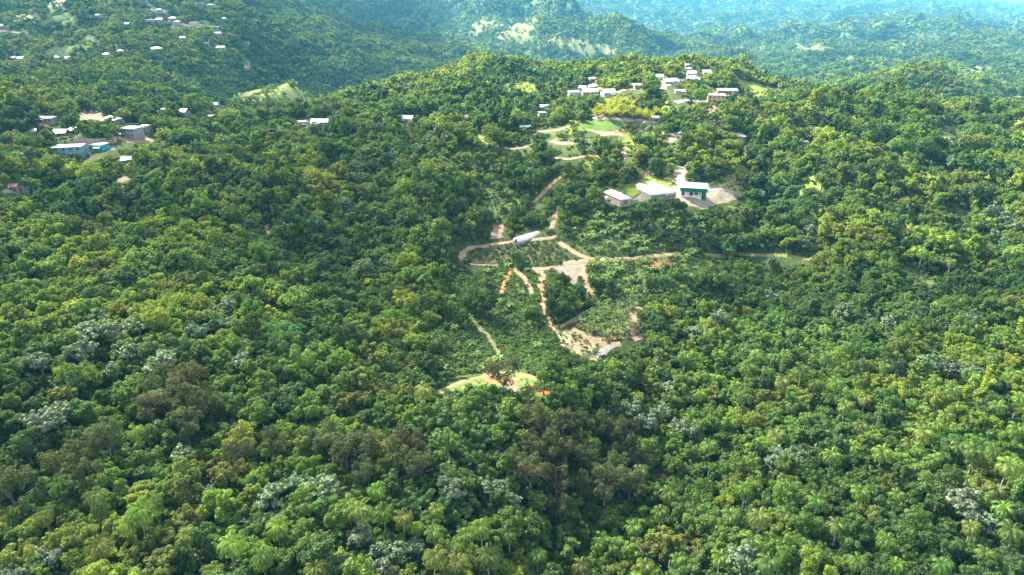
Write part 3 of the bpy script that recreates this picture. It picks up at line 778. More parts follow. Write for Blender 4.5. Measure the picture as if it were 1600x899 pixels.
HS = [  # px, py(base), width px, depth m, height, rot, wall, roof, form, label, group
 (111,243,40,9,5.8,14,(.16,.38,.50),(.50,.52,.52),'flat','long two-storey light blue house with a pale flat roof',G1),
 (156,234,21,8,4.2,-4,(.04,.42,.44),(.36,.52,.50),'flat','small bright turquoise house beside a concrete yard',G1),
 (73,190,23,9,3.4,8,WH,WH,'flat','white flat-roofed house above the village, nearest the pale earth cut on its west',G1),
 (175,192,24,9,3.4,-6,OFF,WH,'hip','white hip-roofed house just beside the bare tan earth cut',G1),
 (249,177,20,9,4.0,4,WH,(.6,.58,.56),'flat','white and grey house behind a dark round tree, upper village',G1),
 (290,183,10,9,5,-10,WH,WH,'gable','narrow white gabled house at the end of the upper village lane',G1),
 (52,211,14,8,3,10,OFF,(.5,.47,.44),'gable','small house with a dull grey gable roof behind tall bushes',G1),
 (97,212,19,8,3,4,(.55,.5,.46),GREY,'gable','low grey-roofed house amid trees above the long blue house',G1),
 (118,208,10,8,3,-20,OFF,(.36,.33,.31),'gable','small dark-roofed annex next to the low grey-roofed house',G1),
 (17,220,19,8,3,6,OFF,(.47,.47,.48),'gable','grey gable-roofed house at the left edge of the village',G1),
 (208,213,24,10,5.6,-12,WH,WH,'flat','large white two-storey house above the long brown retaining wall',G1),
 (226,204,14,6,2.8,-15,(.55,.5,.42),(.5,.45,.38),'shed','low beige lean-to beside the large white house',G1),
 (201,254,18,4,2.4,16,(.6,.6,.58),WH,'shed','long thin white-roofed shelter alone on the slope below the village',G1),
 (24,297,11,5,2.6,8,(.45,.3,.22),(.5,.24,.16),'gable','rusty red-roofed shack low on the left slope',G1),
 (36,298,9,5,2.6,-6,WH,WH,'gable','small white shack next to the rusty red-roofed shack',G1),
 (473,197,22,9,4.5,6,WH,(.62,.61,.6),'flat','white house end-on at the west of a pair above the green slope',G1),
 (501,196,26,9,3.6,2,WH,(.7,.69,.67),'gable','long white house, east one of a pair above the green slope',G1),
 (636,191,20,9,4,-8,OFF,(.72,.72,.72),'gable','house with bright white gable roof alone in the canopy',G1),
 (700,174,20,8,3.6,10,(.5,.48,.46),(.68,.68,.7),'gable','silver-roofed house just behind the big dark round tree',G1),
 (731,188,10,7,3,0,GREY,(.4,.4,.42),'gable','small grey shed half hidden in bright bushes',G1),
 (849,170,22,9,3.6,-3,WH,WH,'flat','white flat-roofed house standing alone in front of dark trees',G2),
 (847,180,10,6,2.6,5,WH,WH,'flat','tiny white hut in the trees below the lone white house',G2),
 (896,151,16,9,4.6,4,(.62,.62,.66),(.6,.6,.64),'flat','pale grey-blue house beside two dark conical trees',G2),
 (922,147,24,9,3.4,-3,(.75,.68,.6),(.74,.7,.66),'gable','long cream house in the middle of the ridge cluster',G2),
 (928,139,16,8,3.4,0,(.55,.5,.46),(.5,.48,.5),'hip','house with a wide grey hip roof behind the long cream house',G2),
 (950,150,19,10,4.4,12,(.72,.7,.7),(.72,.71,.74),'gable','large pale grey house at the top of the yellow bamboo',G2),
 (927,126,13,8,3,6,OFF,WH,'flat','small white-roofed house high behind the ridge cluster',G2),
 (911,141,12,7,3,-20,(.55,.5,.45),(.6,.56,.54),'gable','small grey-brown house at the west of the ridge cluster',G2),
 (997,137,14,8,3,5,OFF,(.7,.72,.74),'flat','low pale house between round dark bushes',G2),
 (1030,125,12,8,4,-8,(.74,.66,.54),(.6,.52,.44),'gable','small cream house behind a large dark round tree on the crest',G2),
 (1046,131,22,9,3.4,10,WH,(.74,.73,.72),'gable','long white house directly above the sloping concrete lane',G2),
 (1062,146,15,8,2.8,-4,(.7,.62,.52),(.72,.7,.66),'flat','low pale house below the sloping concrete lane',G2),
 (1083,127,20,10,3.4,-12,(.62,.54,.5),(.4,.36,.4),'hip','house with a dark mauve-grey hip roof on the crest',G2),
 (1103,117,13,8,3.6,8,WH,(.66,.64,.64),'gable','white gabled house, easternmost on the crest',G2),
 (1074,106,8,8,4,0,WH,WH,'flat','tiny white block topmost on the crest between trees',G2),
 (1074,111,10,8,3,4,OFF,(.7,.66,.6),'flat','small pale house just below the tiny white block',G2),
 (1080,118,13,8,3,-6,(.72,.66,.58),(.74,.7,.64),'gable','cream gabled house behind the dark mauve roof',G2),
 (1118,160,25,10,6,-10,(.68,.50,.22),(.72,.6,.45),'flat','square two-storey yellow house with overhanging flat roof',G2),
 (1136,145,30,7,2.8,-8,(.45,.32,.27),(.6,.52,.48),'shed','long low brown building behind the yellow house',G2),
 (1046,96,14,8,3,0,OFF,WH,'flat','low white house on the skyline among trees',G2),
 (1010,96,9,8,3,0,WH,WH,'gable','tiny white gabled house on the skyline',G2),
 (1155,217,12,6,2.6,6,(.42,.36,.3),(.5,.46,.42),'shed','small weathered shed in the bushes below the yellow house',G2),
 (1287,167,15,8,2.8,-4,(.5,.46,.42),(.6,.56,.52),'flat','low beige building behind bushes on the right-hand crest',G2),
 (1272,205,11,5,2.4,-8,WH,WH,'flat','small white hut on a lime green clearing',G2),
 (1256,226,9,5,2.4,0,WH,WH,'flat','tiny white roof below the lime green clearing',G2),
 (1194,113,8,9,4,0,WH,WH,'gable','tiny white house beyond the crest on the far slope',G2),
]
for r_ in HS:
    nw = 4 if r_[2] > 22 else 3 if r_[2] > 12 else 2
    house(*r_, nwin=nw)
FAR = [(24,93,9,'pale pink'),(34,94,8,'white'),(89,93,8,'beige'),(107,94,10,'white'),(168,88,11,'white'),(189,83,9,'white'),(246,79,17,'long white'),
 (154,28,6,'white'),(235,36,14,'long white'),(250,35,10,'beige'),(260,39,13,'white'),(271,33,13,'red-roofed'),(278,39,10,'white'),(302,40,9,'pinkish'),(317,38,8,'white'),
 (335,47,14,'long grey'),(341,57,11,'white'),(287,62,9,'white'),(322,70,9,'grey'),(342,77,20,'long white'),(330,12,11,'white'),(314,9,8,'white'),
 (351,33,7,'white'),(385,68,8,'white'),(235,13,6,'white'),(250,20,8,'grey'),(227,5,6,'white'),(2,45,8,'white'),(337,168,9,'white'),(329,187,9,'white'),(200,42,6,'white'),
 (595,58,9,'white'),(665,73,7,'white'),(1085,35,8,'white'),(1110,35,9,'grey'),(1339,35,7,'white'),(1320,56,9,'white'),(1325,9,8,'white'),(1575,28,10,'grey'),(1567,41,8,'white'),(1152,30,7,'white'),(1250,96,7,'white')]
FC = {'pale pink': ((.7,.58,.5),(.66,.58,.54)), 'white': (WH, WH), 'beige': ((.62,.54,.44),(.6,.56,.5)), 'long white': (WH,(.7,.7,.7)), 'red-roofed': ((.7,.64,.58),(.5,.16,.1)),
      'pinkish': ((.68,.5,.45),(.62,.5,.46)), 'long grey': ((.5,.5,.5),(.52,.52,.54)), 'grey': ((.5,.5,.5),(.48,.48,.5))}
FAR_WHERE = ['westmost of a pair, by the left edge','east one of a pair, by the left edge','left of a twin on the dark slope','right of a twin on the dark slope','under the pale grass spur','at the foot of the radio mast',
 'alone on the mid slope','alone high on the slope','at the west end of the high village','between long house and red roof','in the middle of the high village','tallest in the high village','just below the red roof','east of the high village','at the east end of the high village',
 'above the valley shoulder','below the long grey house','alone below the high village','just above the long low one','on the shoulder','at the very top of the slope','left of the topmost one','by the upper lane','above the tan track','at the top of the concrete lane','at the foot of the concrete lane','at the top edge','at the left edge by the track','on the near hill behind the village','below the near hill, by the valley','under the high village, alone',
 'in the shaded blue valley','at the foot of the sunlit spur','on the blue slope, westward of two','on the blue slope, eastward of two','high on the far blue slope','mid-slope among blue hills','near the far skyline','on the far plain edge','just below the plain edge','under the far blue ridge','low on the blue slope behind the crest']
for (px, py, w, c), wh in zip(FAR, FAR_WHERE):
    house(px, py, w, 9, 5.5 if py < 60 else 4, RNG.uniform(-15, 15), *FC[c], random.choice(['flat', 'gable', 'hip']) if c != 'red-roofed' else 'hip',
          'distant %s house %s' % (c, wh), G3, nwin=2)

def arch(V, F, x0, x1, r, h, base, thick=.0, y=0.0, seg=14):
    """barrel vault along x between x0 and x1, half-width r, rise h, springing at base"""
    o = len(V)
    for x in (x0, x1):
        for k in range(seg + 1):
            a = math.pi * k / seg
            V.append((x, y - r * math.cos(a), base + h * math.sin(a)))
    for k in range(seg):
        F.append((o + k, o + seg + 1 + k, o + seg + 2 + k, o + k + 1))
    F.append(tuple(o + k for k in range(seg + 1))); F.append(tuple(o + seg + 1 + k for k in range(seg + 1))[::-1])
M_FILM = paint((.80, .81, .80), .4)
def at_px(px, py, name, rot, label, cat, group=None):
    X, Y, Z = ground(px, py)
    r = empty(name, (X, Y, Z), R(rot)); tag(r, label, cat, group)
    return r, (Y * CP - (Z - CAMZ) * SP) / FPX
def rib_bars(x0, x1, nrib, r, h, base, root, y=0.0, m_=None):
    for k in range(nrib):
        x = x0 + (x1 - x0) * k / (nrib - 1)
        pts = [(x, y - (r + .04) * math.cos(math.pi * i / 12), base + (h + .04) * math.sin(math.pi * i / 12)) for i in range(13)]
        V, F = tube(pts, [.07] * 13, 5); mesh_obj('rib', V, F, m_ or paint((.6, .6, .6)), root)
# white polythene tunnel by the rectangular plot
g, mp = at_px(824, 374, 'greenhouse', 42, 'long low white plastic tunnel greenhouse beside the crop terrace', 'greenhouse')
V, F = [], []; arch(V, F, -8.4, 8.4, 2.3, 1.9, .8); mesh_obj('cover', V, F, M_FILM, g, True)
V, F = [], []; bx(V, F, (-8.3, -2.25, -1.5), (8.3, 2.25, .79)); mesh_obj('side_wall', V, F, paint((.36, .38, .36)), g)
rib_bars(-8.3, 8.3, 8, 2.3, 1.9, .8, g, 0.0, paint((.35, .35, .34)))
V, F = [], []; bx(V, F, (-8.47, -.8, 0), (-8.405, .8, 2.0)); mesh_obj('door', V, F, paint((.12, .12, .11)), g)
# single vaulted shed with beige sides
g, mp = at_px(965, 312, 'vaulted_shed', -66, 'white barrel-roofed shed with beige side walls beside a round lawn', 'shed')
V, F = [], []; bx(V, F, (-8.6, -3.5, -2.0), (8.6, 3.5, 2.4)); mesh_obj('wall', V, F, paint((.40, .33, .26)), g)
V, F = [], []; arch(V, F, -9, 9, 3.9, 1.2, 2.41); mesh_obj('roof', V, F, M_FILM, g, True)
for k in range(6):
    x = -8 + 3.2 * k
    V, F = [], []; bx(V, F, (x - .1, -3.57, -1), (x + .1, -3.503, 2.4)); mesh_obj('post', V, F, paint((.26, .21, .16)), g)
V, F = [], []; bx(V, F, (8.605, -1.3, -.5), (8.66, 1.3, 2.0)); mesh_obj('door', V, F, paint((.2, .18, .16)), g)
# double-vault tunnel
g, mp = at_px(1021, 300, 'twin_greenhouse', -70, 'large white twin-vaulted plastic greenhouse in front of the earth bank', 'greenhouse')
V, F = [], []; bx(V, F, (-11.3, -8.4, -2.0), (11.3, 8.4, 1.7)); mesh_obj('side_wall', V, F, paint((.24, .22, .20)), g)
for y in (-4.3, 4.3):
    V, F = [], []; arch(V, F, -11.6, 11.6, 4.25, 1.5, 1.71, y=y); mesh_obj('cover', V, F, M_FILM, g, True)
    rib_bars(-11.5, 11.5, 7, 4.25, 1.5, 1.71, g, y)
V, F = [], []; bx(V, F, (-11.5, -.12, 1.76), (11.5, .12, 1.92)); mesh_obj('gutter', V, F, paint((.4, .4, .4)), g)
V, F = [], []; bx(V, F, (11.61, 0.5, 1.3), (13.2, 7.5, 1.45)); mesh_obj('awning', V, F, paint((.36, .26, .18)), g)
# green metal building
g, mp = at_px(1083, 304, 'packing_building', -12, 'green metal-clad building on a white lower storey with pale sloping roof', 'building')
V, F = [], []; bx(V, F, (-7.2, -3.4, -2.0), (4.6, 3.4, 2.5)); mesh_obj('lower_wall', V, F, paint((.62, .60, .56)), g)
V, F = [], []; bx(V, F, (4.6, -2.9, -2.0), (7.2, 3.4, 2.498)); mesh_obj('green_wall', V, F, paint((.010, .10, .05)), g)
V, F = [], []; bx(V, F, (-7.8, -4.4, 2.503), (7.8, 4.2, 4.8)); mesh_obj('upper_wall', V, F, paint((.008, .13, .08)), g)
V = [(-8.1,-4.8,4.803),(8.1,-4.8,4.803),(8.1,4.6,5.9),(-8.1,4.6,5.9),(-8.1,-4.8,4.95),(8.1,-4.8,4.95),(8.1,4.6,6.1),(-8.1,4.6,6.1)]
mesh_obj('roof', V, [(0,3,2,1),(4,5,6,7),(0,1,5,4),(1,2,6,5),(2,3,7,6),(3,0,4,7)], paint((.17, .26, .25), .35), g)
for x0, x1, z0, z1 in ((-6.8, -5.2, .2, 2.1), (-2.4, -.3, .1, 2.2), (.5, 2.5, .6, 2.1)):
    V, F = [], []; bx(V, F, (x0, -3.46, z0), (x1, -3.38, z1)); mesh_obj('opening', V, F, M_GLASS, g)
V, F = [], []; bx(V, F, (3.2, -3.45, 0), (4.1, -3.39, 2.05)); mesh_obj('door', V, F, paint((.3, .28, .25)), g)
# white tank on the pad
g, mp = at_px(948, 313, 'water_tank', 0, 'small round white water tank beside the barrel-roofed shed', 'tank')
V, F = tube([(0, 0, -.4), (0, 0, 1.9), (0, 0, 2.3)], [1.15, 1.15, .4], 16); mesh_obj('tank_shell', V, F, paint((.72, .72, .72)), g, True)
V, F = tube([(0, 0, 2.28), (0, 0, 2.45)], [.35, .3], 12); mesh_obj('lid', V, F, paint((.2, .2, .2)), g)
# open pavilions
def pavilion(px, py, w, d, h, rot, c, label):
    g, mp = at_px(px, py, 'pavilion', rot, label, 'pavilion', 'open pavilions')
    w *= mp
    r = d * .12
    V = [(-w/2,-d/2,h),(w/2,-d/2,h),(w/2,d/2,h),(-w/2,d/2,h),(-w/2,0,h+r),(w/2,0,h+r),(-w/2,-d/2,h-.15),(w/2,-d/2,h-.15),(w/2,d/2,h-.15),(-w/2,d/2,h-.15)]
    mesh_obj('roof', V, [(0,1,5,4),(2,3,4,5),(6,9,8,7),(0,6,7,1),(1,7,8,2,5),(2,8,9,3),(3,9,6,0,4)], paint(c, .4), g)
    for x in (-.45, 0, .45):
        for y in (-.42, .42):
            V, F = [], []; bx(V, F, (x*w-.12, y*d-.12, -1), (x*w+.12, y*d+.12, h - .153)); mesh_obj('post', V, F, paint((.3, .28, .26)), g)
pavilion(822, 204, 21, 7, 3, 2, (.42, .68, .52), 'open pavilion with a pale green metal roof at the end of a lane')
pavilion(1023, 189, 12, 6, 3, -5, (.52, .5, .5), 'small grey-roofed carport beside the bare brown plot')
def car(px, py, rot, c, label):
    g, mp = at_px(px, py, 'parked_car', rot, label, 'car', 'cars parked on the lane below the field')
    prof = [(-2.2,.35),(2.15,.35),(2.2,.8),(1.2,.98),(.55,1.5),(-1.3,1.52),(-1.95,1.0),(-2.2,.9)]
    V = [(x, y, z) for y in (-.85, .85) for x, z in prof]; n_ = len(prof)
    F = [tuple(range(n_))[::-1], tuple(range(n_, 2 * n_))] + [(k, (k + 1) % n_, n_ + (k + 1) % n_, n_ + k) for k in range(n_)]
    mesh_obj('body', V, F, paint(c, .3), g)
    for sg in (-1, 1):
        mesh_obj('side_window', [(-1.5, sg * .856, 1.02), (.95, sg * .856, 1.02), (.45, sg * .856, 1.42), (-1.2, sg * .856, 1.44)], [(0, 1, 2, 3)], M_GLASS, g)
        for x in (-1.35, 1.35):
            w_ = mesh_obj('wheel', *tube([(x, sg * .62, .32), (x, sg * .9, .32)], [.32, .32], 12), paint((.03, .03, .03)), g)
    mesh_obj('windscreen', [(1.17, -.7, 1.01), (1.17, .7, 1.01), (.62, .62, 1.46), (.62, -.62, 1.46)], [(0, 1, 2, 3)], M_GLASS, g)
car(1083, 214, -50, (.05, .07, .11), 'dark blue car parked at the east end of the lane below the field')
car(1064, 210, 15, (.36, .36, .37), 'silver car parked in the middle of the lane below the field')
car(1001, 190, 0, (.30, .30, .30), 'pale car on the road behind the bare brown plot')
# retaining wall of the village
def wall_line(pl, h, m_, label, name='retaining_wall'):
    w = [ground(*p) for p in pl]; c = w[0]
    root = empty(name, c); tag(root, label, 'wall')
    V, F = [], []
    for i, (x, y, z) in enumerate(w):
        for dx, zz in ((0, -2), (0, h), (.4, h), (.4, -2)):
            V.append((x - c[0], y - c[1] + dx, z - c[2] + zz))
        if i:
            o = i * 4 - 4
            for k in range(4):
                F.append((o + k, o + (k + 1) % 4, o + 4 + (k + 1) % 4, o + 4 + k))
    F.append((0, 1, 2, 3)); F.append(tuple(len(V) - 1 - k for k in range(4)))
    mesh_obj('wall_face', V, F, m_, root)
    V2 = []; F2 = []
    for (x, y, z) in w:
        V2 += [(x - c[0], y - c[1] - .08, z - c[2] + h + .003), (x - c[0], y - c[1] + .48, z - c[2] + h + .003), (x - c[0], y - c[1] + .48, z - c[2] + h + .16), (x - c[0], y - c[1] - .08, z - c[2] + h + .16)]
    for i in range(len(w) - 1):
        o = i * 4
        for k in range(4):
            F2.append((o + k, o + (k + 1) % 4, o + 4 + (k + 1) % 4, o + 4 + k))
    F2 += [(3, 2, 1, 0), tuple(len(V2) - 4 + k for k in range(4))]
    mesh_obj('coping', V2, F2, M_CONCRETE, root)
wall_line([(116,224),(135,226),(160,226),(183,223)], 3.6, rough_mat('stained_wall', (.22, .13, .09), (.36, .26, .19), .5), 'long brown stained retaining wall behind the turquoise house')
# radio mast by the far houses
g, mp = at_px(184, 83, 'radio_mast', 0, 'thin white radio mast beside a distant white house', 'mast')
V, F = tube([(0, 0, -1), (0, 0, 14)], [.5, .3], 6); mesh_obj('mast_pole', V, F, paint((.75, .75, .75)), g)
V, F = tube([(-.9, 0, 12), (.9, 0, 12)], [.35, .35], 8); mesh_obj('antenna', V, F, paint((.75, .75, .75)), g)
# power cables crossing the near slope
M_CABLE = paint((.10, .10, .10), .5)
pole_a, pole_b = ground(395, 880), ground(948, 690)
for (x, y, z), lb in ((pole_a, 'wooden utility pole standing low in the near forest'), (pole_b, 'wooden utility pole hidden among the dark brown trees')):
    r = empty('utility_pole', (x, y, z)); tag(r, lb, 'utility pole', 'utility poles of the near slope')
    V, F = tube([(0, 0, -1), (0, 0, 12)], [.15, .1], 8); mesh_obj('pole_shaft', V, F, M_BARK, r)
    V, F = [], []; bx(V, F, (-.9, -.17, 11.3), (.9, -.1, 11.45)); mesh_obj('crossarm', V, F, M_BARK, r)
a0, b0 = np.array(pole_a) + [0, 0, 11.5], np.array(pole_b) + [0, 0, 11.5]
for off, lb in ((-.85, 'thin dark overhead power cable, upper one over the near forest'), (.85, 'thin dark overhead power cable, lower one over the near forest')):
    pts = []
    for i in range(31):
        f = i / 30; q = a0 + (b0 - a0) * f + np.array([off, -.13, -4.0 * 4 * f * (1 - f) * .35]); pts.append(q)
    V, F = tube(pts, [.025] * 31, 4); c = mesh_obj('power_cable', V, F, M_CABLE); tag(c, lb, 'power cable', 'power cables of the near slope')
for px, py, wpx, hpx, rad_, X, Y in HOUSE_RECTS:
    mask_poly([(px - wpx * .5, py - hpx), (px + wpx * .5, py - hpx), (px + wpx * .5, py - hpx * .12), (px - wpx * .5, py - hpx * .12)])
for poly in ([(804,380),(806,364),(840,355),(848,370)], [(942,312),(945,298),(985,300),(985,318)], [(983,282),(1020,274),(1058,300),(1050,310),(1010,312)], [(1060,306),(1062,286),(1106,288),(1106,308)]):
    mask_poly(poly)

# ------------------------------------------------------------------ planting
TONES = {'dark green': (.040, .080, .018), 'deep green': (.052, .102, .020), 'mid green': (.070, .128, .023), 'leaf green': (.092, .155, .025),
         'yellow-green': (.135, .185, .025), 'olive': (.100, .128, .030), 'bluish green': (.058, .110, .040), 'golden': (.17, .16, .03),
         'silvery': (.090, .130, .070), 'reddish-brown': (.060, .062, .032), 'grey-brown': (.054, .068, .031)}
for k_ in TONES:
    a_, b_, c_ = TONES[k_]; TONES[k_] = (a_ * 1.03, b_ * 1.04, c_ * (.82 if k_ != 'silvery' else .95))
def tone_rgb(t, rng, j=.15):
    c = np.array(TONES[t]) * (1 + rng.normal(0, j)); return np.clip(c * (1 + rng.normal(0, .06, 3)), .004, .6)
PLANTED = []            # X, Y, radius
ITEMS = []              # individual plants for the labels
def add_tree(name, meshes, vi, X, Y, scale, tone, rng, group, form, zsq=1.0, cat='tree', rgb=None):
    cm, tm, rx = meshes[vi]
    Z = float(H(X, Y)) - .25
    root = empty(name, (X, Y, Z), rng.uniform(0, 6.28)); root['group'] = group; root['category'] = cat
    root.scale = (scale, scale, scale * zsq)
    c = rgb if rgb is not None else tone_rgb(tone, rng)
    for nm, me in (('crown', cm), ('trunk', tm)):
        o = bpy.data.objects.new(nm, me); COL.objects.link(o); o.parent = root
        if nm == 'crown':
            o['tint'] = [float(v) for v in c]
    hgt = (float(max(v.co.z for v in cm.vertices[:400])) if False else 8.0) * scale * zsq
    px, py, t = project(X, Y, Z + 6 * scale * zsq)
    ITEMS.append(dict(o=root, kind=name, tone=tone, form=form, scale=scale, px=float(px), py=float(py), t=float(t), r=rx * scale * FPX / float(t)))
    PLANTED.append((X, Y, rx * scale))
    return root
rg = np.random.default_rng(77)
def put(name, meshes, lst, lift, tone_f, sc, group, form, zsq=(1, 1)):
    for e in lst:
        px, py = e[0], e[1]
        X, Y, Z = ground(px, py, lift)
        s = e[2] if len(e) > 2 else rg.uniform(*sc)
        add_tree(name, meshes, int(rg.integers(len(meshes))), X, Y, s, tone_f(e), rg, group, form, rg.uniform(*zsq))
PALMS = [(662,622),(718,637),(720,662),(433,829),(600,802),(630,815),(650,818),(680,836),(727,836),(753,829),(677,879),(762,885),(683,792),(410,875),(495,892),(797,838),(568,812),(715,885),
 (1177,720),(1165,770),(1048,779),(1087,800),(1142,812),(1187,819),(1170,850),(1095,620),(817,640),(825,612),(1033,803),(863,885),
 (1242,630),(1352,623),(1427,626),(1463,613),(1297,670),(1463,663),(1497,666),(1553,703),(1590,676),(1377,713),(1460,716),(1447,750),(1513,756),(1535,774),(1308,826),(1523,713),(1227,746),(1400,889),(1387,850),
 (213,676),(92,760),(68,800),(240,793),(220,816),(360,863),(197,822),
 (1265,534),(1250,545),(1275,503),(1292,522),(1238,524),(1322,543),(1140,503),(1120,553),(1180,563),(1190,523),(1382,573),(1402,543),(1220,603),(1150,604),(1165,582),(1203,578),(1230,553),(1310,604),(1340,593),(1490,622),(1540,604),(1560,642),(1582,593),(1350,563),(1108,522),(1070,563),(1097,583),(1030,548),(668,493),(692,528),
 (1430,585),(1475,560),(1515,590),(1555,560),(1590,630),(1405,640),(1320,640),(1275,600),(1260,650),(1345,665),(1110,640),(1215,640),(1290,560),(1460,590),(1210,690),(1330,700),(1420,690),(1500,700),(1570,740),(840,870),(910,890),(1125,870),(1205,885),(1265,870),(1340,880),(1475,880),(1540,860),(1585,840),(1430,805),(1520,820),(1275,790),(1345,770),(1405,765),(1570,800),(1225,800),(990,830),(935,850),(1060,870),(1010,885),(295,840),(150,860),(330,890),(545,880),(150,780),(480,850),(545,790),(590,770),(1110,700),(1000,740),(1480,650),(1440,690),(1380,610),(1250,590),(1130,660),(1300,720),(1560,770),(1440,400),(1485,415)]
put('palm_tree', PALM, PALMS, 7.8, lambda e: rg.choice(['leaf green', 'olive', 'mid green', 'leaf green'] if e[1] > 740 and e[0] > 1000 else ['mid green', 'leaf green', 'olive', 'leaf green']), (.8, 1.12), 'feathery palms rising from the forest', 'palm')
SILVERS = [(150,487),(175,520),(195,545),(120,552),(170,572),(62,562),(215,505),(140,520),(330,480),(352,500),(385,530),(310,515),(1030,642),(1055,662),(985,642),(1078,672),(1245,705),(1392,515),(1450,567),(1482,577),(1517,575),(1515,792),(1547,812),(1182,887),(1160,880),
 (425,772),(500,767),(610,857),(590,882),(642,842),(520,872),(1050,602),(770,757),(800,772),(75,860),(20,885),(250,565),(100,590),(380,560),(355,475),(540,800),(560,830),(700,760),(1440,575),(1215,720),(70,665),(85,650),(1010,660),(280,700),(320,760),(455,745),(1390,500),(1085,515),(1120,500)]
put('silver_tree', SILV, SILVERS, 7.0, lambda e: 'silvery', (.75, 1.25), 'pale silver-leaved trees in the forest', 'silver', (.9, 1.1))
BROWNS = [(830,655,1.1),(855,670,1.2),(880,655,1.0),(905,650,1.1),(930,665,1.1),(960,680,1.2),(985,665,1.0),(975,700,1.3),(850,705,1.3),(885,710,1.2),(920,715,1.1),(830,740,1.2),(870,750,1.3),(905,760,1.1),(945,770,1.5),(985,760,1.3),(960,740,1.2),(835,690,1.0),(900,690,1.0),(1000,720,1.0),(870,790,1.0),(800,715,1.0),
 (250,605,1.2),(275,600,1.3),(300,605,1.3),(265,635,1.4),(300,640,1.4),(325,630,1.1),(235,640,1.1),(290,665,1.2),(165,685,1.2),(140,700,.9),(100,728,1.2),(130,740,1.0),(15,765,1.3),(510,690,1.1),(540,705,1.3),(570,700,1.2),(620,705,1.0),(655,725,1.0),(575,735,1.1),(480,680,.9),(785,592,1.5),(640,690,1.0),(365,705,1.0),(430,690,1.0),(390,700,.9)]
put('brown_leaved_tree', BROWN, BROWNS, 7.5, lambda e: rg.choice(['reddish-brown', 'grey-brown', 'grey-brown', 'grey-brown', 'grey-brown']), (.9, 1.3), 'dark brownish trees in the forest', 'brown', (1.0, 1.25))
BIGS = [(1019,323,2.35,'deep green'),(995,334,1.5,'dark green'),(760,468,1.7,'dark green'),(738,462,1.3,'deep green'),(880,440,1.35,'dark green'),(868,458,1.3,'deep green'),(885,468,1.4,'dark green'),(905,455,1.1,'dark green'),(862,480,1.2,'dark green'),(833,490,1.1,'deep green'),
 (808,402,1.1,'bluish green'),(935,440,1.2,'deep green'),(955,448,1.1,'dark green'),(990,580,1.4,'dark green'),(970,592,1.3,'dark green'),(865,580,1.3,'deep green'),(895,588,1.5,'deep green'),(925,600,1.4,'dark green'),(900,615,1.4,'mid green'),(850,592,1.1,'mid green'),(1042,437,1.3,'bluish green'),(1062,428,1.4,'bluish green'),(1020,440,1.1,'mid green'),
 (672,168,2.3,'dark green'),(765,440,1.2,'mid green'),(700,478,1.1,'leaf green'),(722,490,1.2,'deep green'),(940,620,1.4,'dark green'),(875,618,1.2,'deep green'),(745,620,1.3,'mid green'),(1030,503,1.3,'bluish green'),(1028,474,1.1,'mid green'),(1090,365,1.4,'dark green'),(1120,330,1.2,'deep green'),(1060,318,1.3,'dark green')]
for px, py, s, tn in BIGS:
    X, Y, Z = ground(px, py, 5.5 * s)
    add_tree('broadleaf_tree', NEAR, int(rg.choice([0, 1, 7])), X, Y, s, tn, rg, 'broadleaf trees of the forest', 'rounded' if s < 2 else 'massive', rg.uniform(.95, 1.15))
    ITEMS[-1]['big'] = True

CONIC = [make_tree(350 + i, ('conical', nl, 2.0, 6.2, 7.5), 3200, .42, M_LEAF, main_r=(.3, .5), tuft_r=(.2, .34)) for i, nl in enumerate((12, 14))]
for px, py, s, tn in [(875,146,1.25,'dark green'),(865,148,1.0,'dark green'),(1243,124,1.05,'deep green'),(1264,133,1.0,'dark green'),(1202,122,1.0,'deep green'),(1219,128,.8,'deep green'),(1275,138,.8,'deep green'),(1234,190,1.0,'dark green'),(1173,186,.8,'dark green'),(1078,165,.8,'dark green')]:
    X, Y, Z = ground(px, py, 3)
    add_tree('conical_tree', CONIC, int(rg.integers(2)), X, Y, s, tn, rg, 'tall narrow trees on the ridge', 'conical', rg.uniform(.9, 1.1))
def bamboo_mesh(seed, n=46):
    rng = np.random.default_rng(seed); Q, var, st = [], [], []
    for k in range(n):
        az = rng.uniform(0, 6.28); hd = np.array([math.cos(az), math.sin(az), 0]); p = hd * rng.uniform(.1, 1.1); e = R(rng.uniform(72, 88)); ln = rng.uniform(6, 10)
        pts = [p.copy()]
        for q in range(10):
            p = p + (hd * math.cos(e) + np.array([0, 0, math.sin(e)])) * ln / 10; e -= .055 + .018 * q; pts.append(p.copy())
        w = np.array([-hd[1], hd[0], 0]) * .05
        for a_, b_ in zip(pts, pts[1:]):
            st.append([a_ - w, a_ + w, b_ + w, b_ - w])
        for q in range(34):
            f = rng.uniform(.35, 1) * 9.99; i_ = int(f); b = pts[i_] + (pts[i_ + 1] - pts[i_]) * (f - i_) + rng.normal(size=3) * .28
            Q.append((b, unit(rng.normal(size=3) + np.array([0, 0, .6])))); var.append(np.clip(.5 + rng.normal(0, .2), 0, 1))
    lq = leaf_quads(np.array([q[0] for q in Q]), np.array([q[1] for q in Q]), .62, .4, rng)
    cm = quad_mesh('crown', lq, var, M_LEAF)
    tm = quad_mesh('culm', np.array(st), [.5] * len(st), M_BARK)
    return cm, tm, 4.0
BAMBOO = [bamboo_mesh(900 + i) for i in range(3)]
